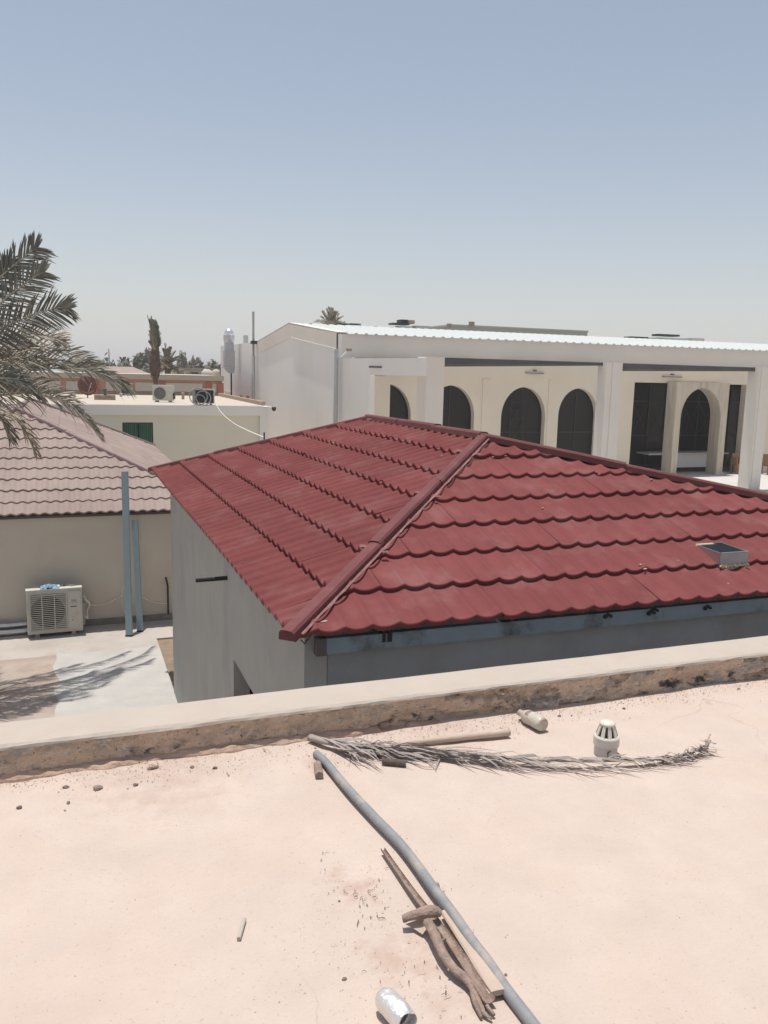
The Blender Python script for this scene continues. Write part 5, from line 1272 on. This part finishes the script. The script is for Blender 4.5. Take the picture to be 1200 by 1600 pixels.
b = MB(); b.tube(spline([gz(x, y, ROOF+h) for (x, y, h) in ((629, 1436, .035), (645, 1430, .045), (662, 1426, .052), (676, 1424, .056), (690, 1428, .05))], 16), [.0112, .0115, .012, .0127, .0135, .0142, .015, .0158, .0165, .017, .0175, .0175, .017, .016, .0145, .012, .008], 14); b.rough(.0026, 45).build('stub', MT['stalk'], br_)
b = MB(); b.add([gz(633, 1444, ROOF+.012), gz(660, 1434, ROOF+.03), gz(672, 1446, ROOF+.03), gz(660, 1460, ROOF+.012), gz(648, 1452, ROOF+.014)], [(0,1,2,3,4)]); b.build('torn_bark', MT['stalkpale'], br_)
for k, pp in enumerate((((728, 1530, .026), (746, 1545, .022), (757, 1566, .016), (772, 1586, .012)), ((736, 1540, .022), (742, 1566, .016), (752, 1590, .010)), ((690, 1470, .03), (697, 1466, .034)), ((706, 1512, .03), (700, 1517, .026)))):
    b = MB(); P = spline([gz(x, y, ROOF+h) for (x, y, h) in pp], 12); b.tube(P, [(.0085 if k < 2 else .006)*(1-.5*i/12) for i in range(13)], 7); b.rough(.0012, 80).build('twig', MT['stalk'], br_, smooth=True)

# fallen frond along the parapet
ff = thing('fallen_frond', 'long weathered grey palm frond lying along the parapet foot', 'palm frond', tuple(on(800, 1180)))
fx = [(484, 1152, .03), (520, 1161, .035), (580, 1167, .035), (650, 1172, .03), (730, 1180, .03), (820, 1186, .03), (910, 1189, .03), (1000, 1187, .025), (1060, 1182, .02), (1098, 1168, .02), (1110, 1147, .03)]
P = spline([gz(x, y, ROOF+h) for (x, y, h) in fx], 60)
b = MB(); b.tube(P, [.020-.017*(i/60)**.7 for i in range(61)], 8, flat=.75); b.build('rib', MT['greywood'], ff, smooth=True)
rf = random.Random(12); b = MB(); b2 = MB()
for i in range(230):
    t = .05+.88*rf.random()**1.25; k = min(int(t*60), 59); p = P[k].lerp(P[k+1], t*60-k); T = (P[k+1]-P[k]).normalized(); s = T.cross(Vector((0,0,1))).normalized()
    sg = rf.choice((-1, 1, 1)); a = R(rf.uniform(2, 13)); l = rf.uniform(.14, .34)*(1 if t < .6 else max(.12, .85-2.0*(t-.6)))
    d = T*math.cos(a)+s*(sg*math.sin(a)); w = rf.uniform(.0018, .0046); wd = Vector((0,0,1)).cross(d).normalized()*w+Vector((0,0,rf.uniform(-.004,.004)))
    q = [p+Vector((0,0,rf.uniform(-.012,.016)))+d*(l*f)+s*(sg*.06*f*f*rf.uniform(-.4,1.2)) for f in (0, .35, .7, 1)]
    hts = (0, rf.uniform(-.006,.012), rf.uniform(-.018,.006), -.02)
    for j in range(4): q[j] = q[j]+Vector((0,0,hts[j])); q[j].z = max(q[j].z, ROOF+.005)
    mb = b if rf.random() < .6 else b2; k0 = len(mb.v)
    mb.v += [q[0]-wd*.7, q[0]+wd*.7, q[1]-wd, q[1]+wd, q[2]-wd*.8, q[2]+wd*.8, q[3]]
    mb.f += [(k0,k0+1,k0+3,k0+2), (k0+2,k0+3,k0+5,k0+4), (k0+4,k0+5,k0+6)]
b.build('leaflet', MT['greyfrond'], ff); b2.build('leaflet', MT['greywood'], ff)
b = MB()
for (pp) in (((600,1172),(640,1188),(665,1198),(690,1197)), ((640,1172),(670,1190),(682,1201)), ((560,1166),(600,1178),(640,1196)), ((690,1178),(684,1192),(680,1202))):
    b.tube(spline([gz(x, y, ROOF+.012) for (x, y) in pp], 14), [.005-.0003*i for i in range(15)], 5, flat=.5)
b.build('dry_strand', MT['greywood'], ff)
b = MB(); b.tube(spline([gz(x, y, ROOF+.02) for (x, y) in ((618, 1164), (680, 1157), (740, 1150), (796, 1144))], 20), [.013+.004*i/20 for i in range(21)], 9)
solo('dry_stick', b, MT['stalkpale'], 'straight pale brown stick lying between the frond and the parapet', 'stick', smooth=True)
# short bits
def bit(x, y, x2, y2, r, m, label, name='hose_piece', cat='pipe piece', rings=0, hollow=False, h=None):
    A = gz(x, y, ROOF+(h or r)); Bq = gz(x2, y2, ROOF+(h or r)); b = MB()
    if rings:
        P = [A.lerp(Bq, i/(rings*2)) for i in range(rings*2+1)]; b.tube(P, [r*(1 if i % 2 else .86) for i in range(rings*2+1)], 12)
    else: b.tube([A, A.lerp(Bq, .5), Bq], [r, r*1.04, r], 12)
    return solo(name, b, m, label, cat, smooth=False)
bit(597, 1190, 634, 1193, .0155, MT['hose'], 'dark corrugated hose piece lying under the fallen frond', rings=14)
bit(566, 1177, 590, 1180, .013, MT['hose'], 'short dark brown round stub left of the corrugated hose piece', 'wood_stub', 'stub')
bit(496, 1194, 499, 1212, .0165, MT['stalk'], 'short brown cylinder lying beside the upper end of the grey pipe', 'wood_stub', 'stub')
bit(373, 1467, 382, 1436, .006, MT['coping'], 'thin pale straw lying alone on the sandy roof', 'straw', 'straw', h=.007)
# vent pipe with slotted cowl
vb_ = on(946, 1177); vt = thing('vent_pipe', 'short grey-white vent pipe with a cream slotted cowl standing on the sandy roof', 'vent pipe', tuple(vb_))
R0 = .050
b = MB(); b.lathe([(R0, -.03), (R0, .08)], vb_, (0,0,1), 28); b.build('pipe', MT['pvcgrey'], vt, smooth=True)
b = MB(); b.lathe([(R0+.0005, .044), (R0+.006, .046), (R0+.006, .082), (R0+.002, .088), (R0-.006, .088)], vb_, (0,0,1), 28); b.build('collar', MT['pvc'], vt)
b = MB(); b.lathe([(R0-.012, .07), (.022, .133), (.001, .134)], vb_, (0,0,1), 16); b.build('cowl_shade_core', MT['brownsteel'], vt)  # dark cone stands in for shade seen between the cowl ribs
for k in range(9):
    a = 2*math.pi*k/9+.2; b = MB(); c, s = math.cos(a), math.sin(a); rad = Vector((c, s, 0)); tan = Vector((-s, c, 0))
    p0 = vb_+rad*(R0-.001)+Vector((0,0,.087)); p1 = vb_+rad*.031+Vector((0,0,.139))
    w0, w1 = .0085, .0065
    b.add([p0-tan*w0, p0+tan*w0, p1+tan*w1, p1-tan*w1, p0-tan*w0-rad*.006, p0+tan*w0-rad*.006, p1+tan*w1-rad*.006, p1-tan*w1-rad*.006], [(0,1,2,3),(4,7,6,5),(0,4,5,1),(1,5,6,2),(2,6,7,3),(3,7,4,0)]); b.build('cowl_rib', MT['pvc'], vt)
b = MB(); b.lathe([(.001, .135), (.0345, .135), (.0345, .142), (.028, .149), (.001, .152)], vb_, (0,0,1), 24); b.build('cowl_top', MT['pvc'], vt, smooth=True)
b = MB(); p = vb_+Vector((-.018, -R0*.965, .030)); b.obox(p, (.007, -.002, .004), (0, .001, 0), (0, 0, .0015)); b.obox(p+Vector((-.005,0,-.01)), (.0012,0,0), (0,.001,0), (0,0,.010)); b.build('scratch_mark', MT['mullion'], vt)
# bottle
A = gz(812, 1113, ROOF+.032); Bq = gz(849, 1133, ROOF+.033); ax = (Bq-A).normalized(); L_ = (Bq-A).length
bo = thing('plastic_bottle', 'dirty white plastic bottle lying at the foot of the parapet', 'bottle', tuple((A+Bq)/2-Vector((0,0,.033))))
b = MB(); b.lathe([(.001, 0), (.016, 0), (.016, .022), (.019, .026), (.031, .05), (.034, .06), (.034, L_*.55), (.032, L_*.6), (.034, L_*.65), (.034, L_-.012), (.029, L_), (.001, L_-.004)], A, ax, 22, wob=lambda a, h: 1+.05*nz(a*1.3, h*22)); b.build('body', MT['bottle'], bo, smooth=True)
b = MB(); b.lathe([(.0345, .065), (.0348, L_*.5)], A, ax, 22); b.v = [p for p in b.v]; n_ = 22
zm_ = sum(p.z for p in b.v)/len(b.v)
b.f = [f for f in b.f if sum(b.v[i].z for i in f)/len(f) > zm_+.017 and sum(b.v[i].y for i in f)/len(f) < Bq.y+.2]; b.build('torn_label', MT['stalk'], bo)
# can, crushed, torn end towards the camera
A = gz(598, 1556, ROOF+.031); Bq = gz(631, 1592, ROOF+.033); ax = (Bq-A).normalized(); L_ = .112
can = thing('crushed_can', 'crushed bare silver drinks can lying on the sandy roof near the camera', 'can', tuple((A+Bq)/2-Vector((0,0,.032))))
prof_ = [(.001, .004), (.018, .002), (.024, 0), (.030, .012)] + [(.0325, .02+.0065*i) for i in range(13)] + [(.031, L_-.006), (.030, L_), (.0295, L_-.001), (.029, L_-.02), (.026, L_-.035), (.001, L_-.04)]
def dent(a, h):
    return 1 - .16*max(0, nz(math.cos(a)*1.6, math.sin(a)*1.6, h*26)) - .10*max(0, nz(math.cos(a)*3+4, math.sin(a)*3, h*55+2)) - (.22*max(0, math.sin(a*2+1))*max(0, (h-L_+.03)/.03) if h > L_-.03 else 0)
b = MB(); b.lathe(prof_, A, ax, 40, wob=dent); b.build('body', MT['alu'], can, smooth=True)
b = MB(); b.lathe([(.001, L_-.034), (.0255, L_-.030)], A, ax, 24, wob=dent); b.build('can_shade_cone', MT['brownsteel'], can)  # dark colour stands in for shade down inside the can

# single stones one can point at
def stone(x, y, s, label, el=1.0, m='stone'):
    s *= .54; p = on(x, y); rnd = random.Random(int(x*7+y)); b = MB(); o = Vector((rnd.random()*9, rnd.random()*9, 3))
    N_, K = 9, 6
    for j in range(K+1):
        for i in range(N_):
            th_ = math.pi*j/K; a = 2*math.pi*i/N_; d = Vector((math.sin(th_)*math.cos(a)*el, math.sin(th_)*math.sin(a), math.cos(th_)*.75))
            b.v.append(p+d*(s*(1+.6*noise.noise(d*1.9+o)))+Vector((0,0,s*.45)))
    for j in range(K):
        for i in range(N_): b.f.append((j*N_+i, j*N_+(i+1) % N_, (j+1)*N_+(i+1) % N_, (j+1)*N_+i))
    return solo('stone', b, MT[m], label, 'stone', 'stones on the sandy roof')
for a in ((30, 1265, .015, 'dark stone nearest the left picture edge on the sandy roof', 1.2), (107, 1258, .013, 'dark rounded stone right of the one at the left picture edge', .8), (153, 1236, .022, 'flat brown stone at the parapet foot, second of the left group', 1.5),
          (212, 1229, .016, 'brown stone at the parapet foot right of the flat brown stone', 1.2), (103, 1235, .014, 'thin dark chip at the parapet foot above the rounded stone', 1.7), (300, 1202, .015, 'dark stone in the grit along the left parapet', 1.1), (336, 1203, .014, 'grey stone in the grit right of the dark parapet stone', 1.3),
          (530, 1409, .008, 'tiny grey stone left of the branch stub', .8), (538, 1529, .010, 'small grey stone left of the crushed can', 1.3), (790, 1525, .009, 'small dark stone right of the grey pipe near the bottom', .8), (566, 1157, .012, 'small brown stone above the fallen frond', .9),
          (238, 1205, .026, 'pale broken mortar lump at the parapet foot', 1.6), (975, 1108, .013, 'small dark stone under the parapet behind the vent pipe', 1.2), (1154, 1078, .013, 'small dark stone under the parapet at the right', 1.1), (874, 1119, .012, 'small stone right of the plastic bottle', 1.4), (700, 1116, .034, 'flat pale mortar lump at the parapet foot left of the bottle', 2.0)):
    stone(*a, m='debris' if 'pale' in a[3] else 'stone')
# grit swept against the parapet, and leaf litter
rg = random.Random(21); b = MB(); b2 = MB()
def chip(mb, p, s):
    a = Vector((rg.gauss(0,1), rg.gauss(0,1), rg.gauss(0,.6))).normalized()*s; c = a.orthogonal().normalized()*s*rg.uniform(.4, 1); e = a.cross(c).normalized()*s*.6
    mb.add([p-a, p+a, p+c, p-c*.6+e, p+e*.9], [(0,2,4), (2,1,4), (1,3,4), (3,0,4), (0,3,2), (3,1,2)])
for i in range(3600):
    u = rg.uniform(-1.0, 4.4); dv = abs(rg.gauss(0, 1))*(.10 if u < .9 else .07 if u > 1.9 else .14)
    if nz(u*2.1, 5) < -.2: dv *= .5
    p = Vector((u, 3.375-dv, 0)); p.z = roofz(p.x, p.y)+.002
    chip(b, p, rg.uniform(.001, .0035)*(2.2 if rg.random() < .08 else 1))
for i in range(520):
    p = on(rg.gauss(600, 80), rg.gauss(1470, 85)) if i % 3 else on(rg.uniform(0, 1200), rg.uniform(1190, 1590))
    p.z += .001; chip(b, p, rg.uniform(.001, .0028))
g_ = solo('grit', b, MT['debris'], 'pale grit and crumbs swept along the foot of the parapet', 'grit'); g_['kind'] = 'stuff'
def curl(mb, p, l, w):
    a = rg.uniform(0, 6.28); d = Vector((math.cos(a), math.sin(a), 0)); s = Vector((-d.y, d.x, 0)); P = [p+d*(l*(t-.5))+s*(.10*l*math.sin(t*3)*rg.uniform(-1, 1))+Vector((0,0,.002+.004*math.sin(t*3.1))) for t in (0, .33, .66, 1)]
    k0 = len(mb.v)
    for j, q in enumerate(P): ww = w*(.5 if j in (0, 3) else 1); mb.v += [q-s*ww+Vector((0,0,.001)), q+s*ww]
    for j in range(3): mb.f.append((k0+2*j, k0+2*j+1, k0+2*j+3, k0+2*j+2))
for (x, y, n, sx, sy) in ((570, 1395, 26, 22, 14), (580, 1420, 20, 14, 18), (515, 1345, 10, 12, 12), (640, 1525, 16, 40, 40), (700, 1535, 14, 10, 26), (545, 1470, 6, 20, 20), (800, 1130, 34, 18, 7), (700, 1140, 40, 50, 8), (560, 1185, 30, 40, 10), (690, 1398, 5, 10, 10), (880, 1120, 22, 40, 8), (1060, 1088, 26, 60, 8), (250, 1205, 26, 90, 8)):
    for i in range(n):
        p = on(rg.gauss(x, sx), rg.gauss(y, sy)); 
        if p.y > 3.37: p.y = 3.36; 
        p.z = roofz(p.x, p.y)+.001; curl(b2, p, rg.uniform(.004, .022)*(1.6 if rg.random() < .1 else .7), rg.uniform(.0005, .0014))
g_ = solo('leaf_litter', b2, MT['litter'], 'scattered dark leaf scraps on the sandy roof around the branch and parapet', 'leaf litter'); g_['kind'] = 'stuff'
for (x, y) in ((620, 1056), (608, 1066), (672, 1067), (1187, 996)):
    pass

# ================================================================ DUSTY AIR
HAZE = 0.0012
if HAZE:
    b = MB(); b.box((-420, -40, -1.1), (420, 640, 11.5))
    hm = bpy.data.materials.new('dusty_air'); hm.use_nodes = True
    hn = hm.node_tree.nodes; hl = hm.node_tree.links
    hn.remove(hn['Principled BSDF'])
    pv = hn.new('ShaderNodeVolumePrincipled'); pv.inputs['Color'].default_value = (0.92, 0.90, 0.87, 1); pv.inputs['Density'].default_value = HAZE; pv.inputs['Anisotropy'].default_value = 0.3
    hl.new(pv.outputs[0], hn['Material Output'].inputs['Volume'])
    b.build('haze', hm, kind='stuff')
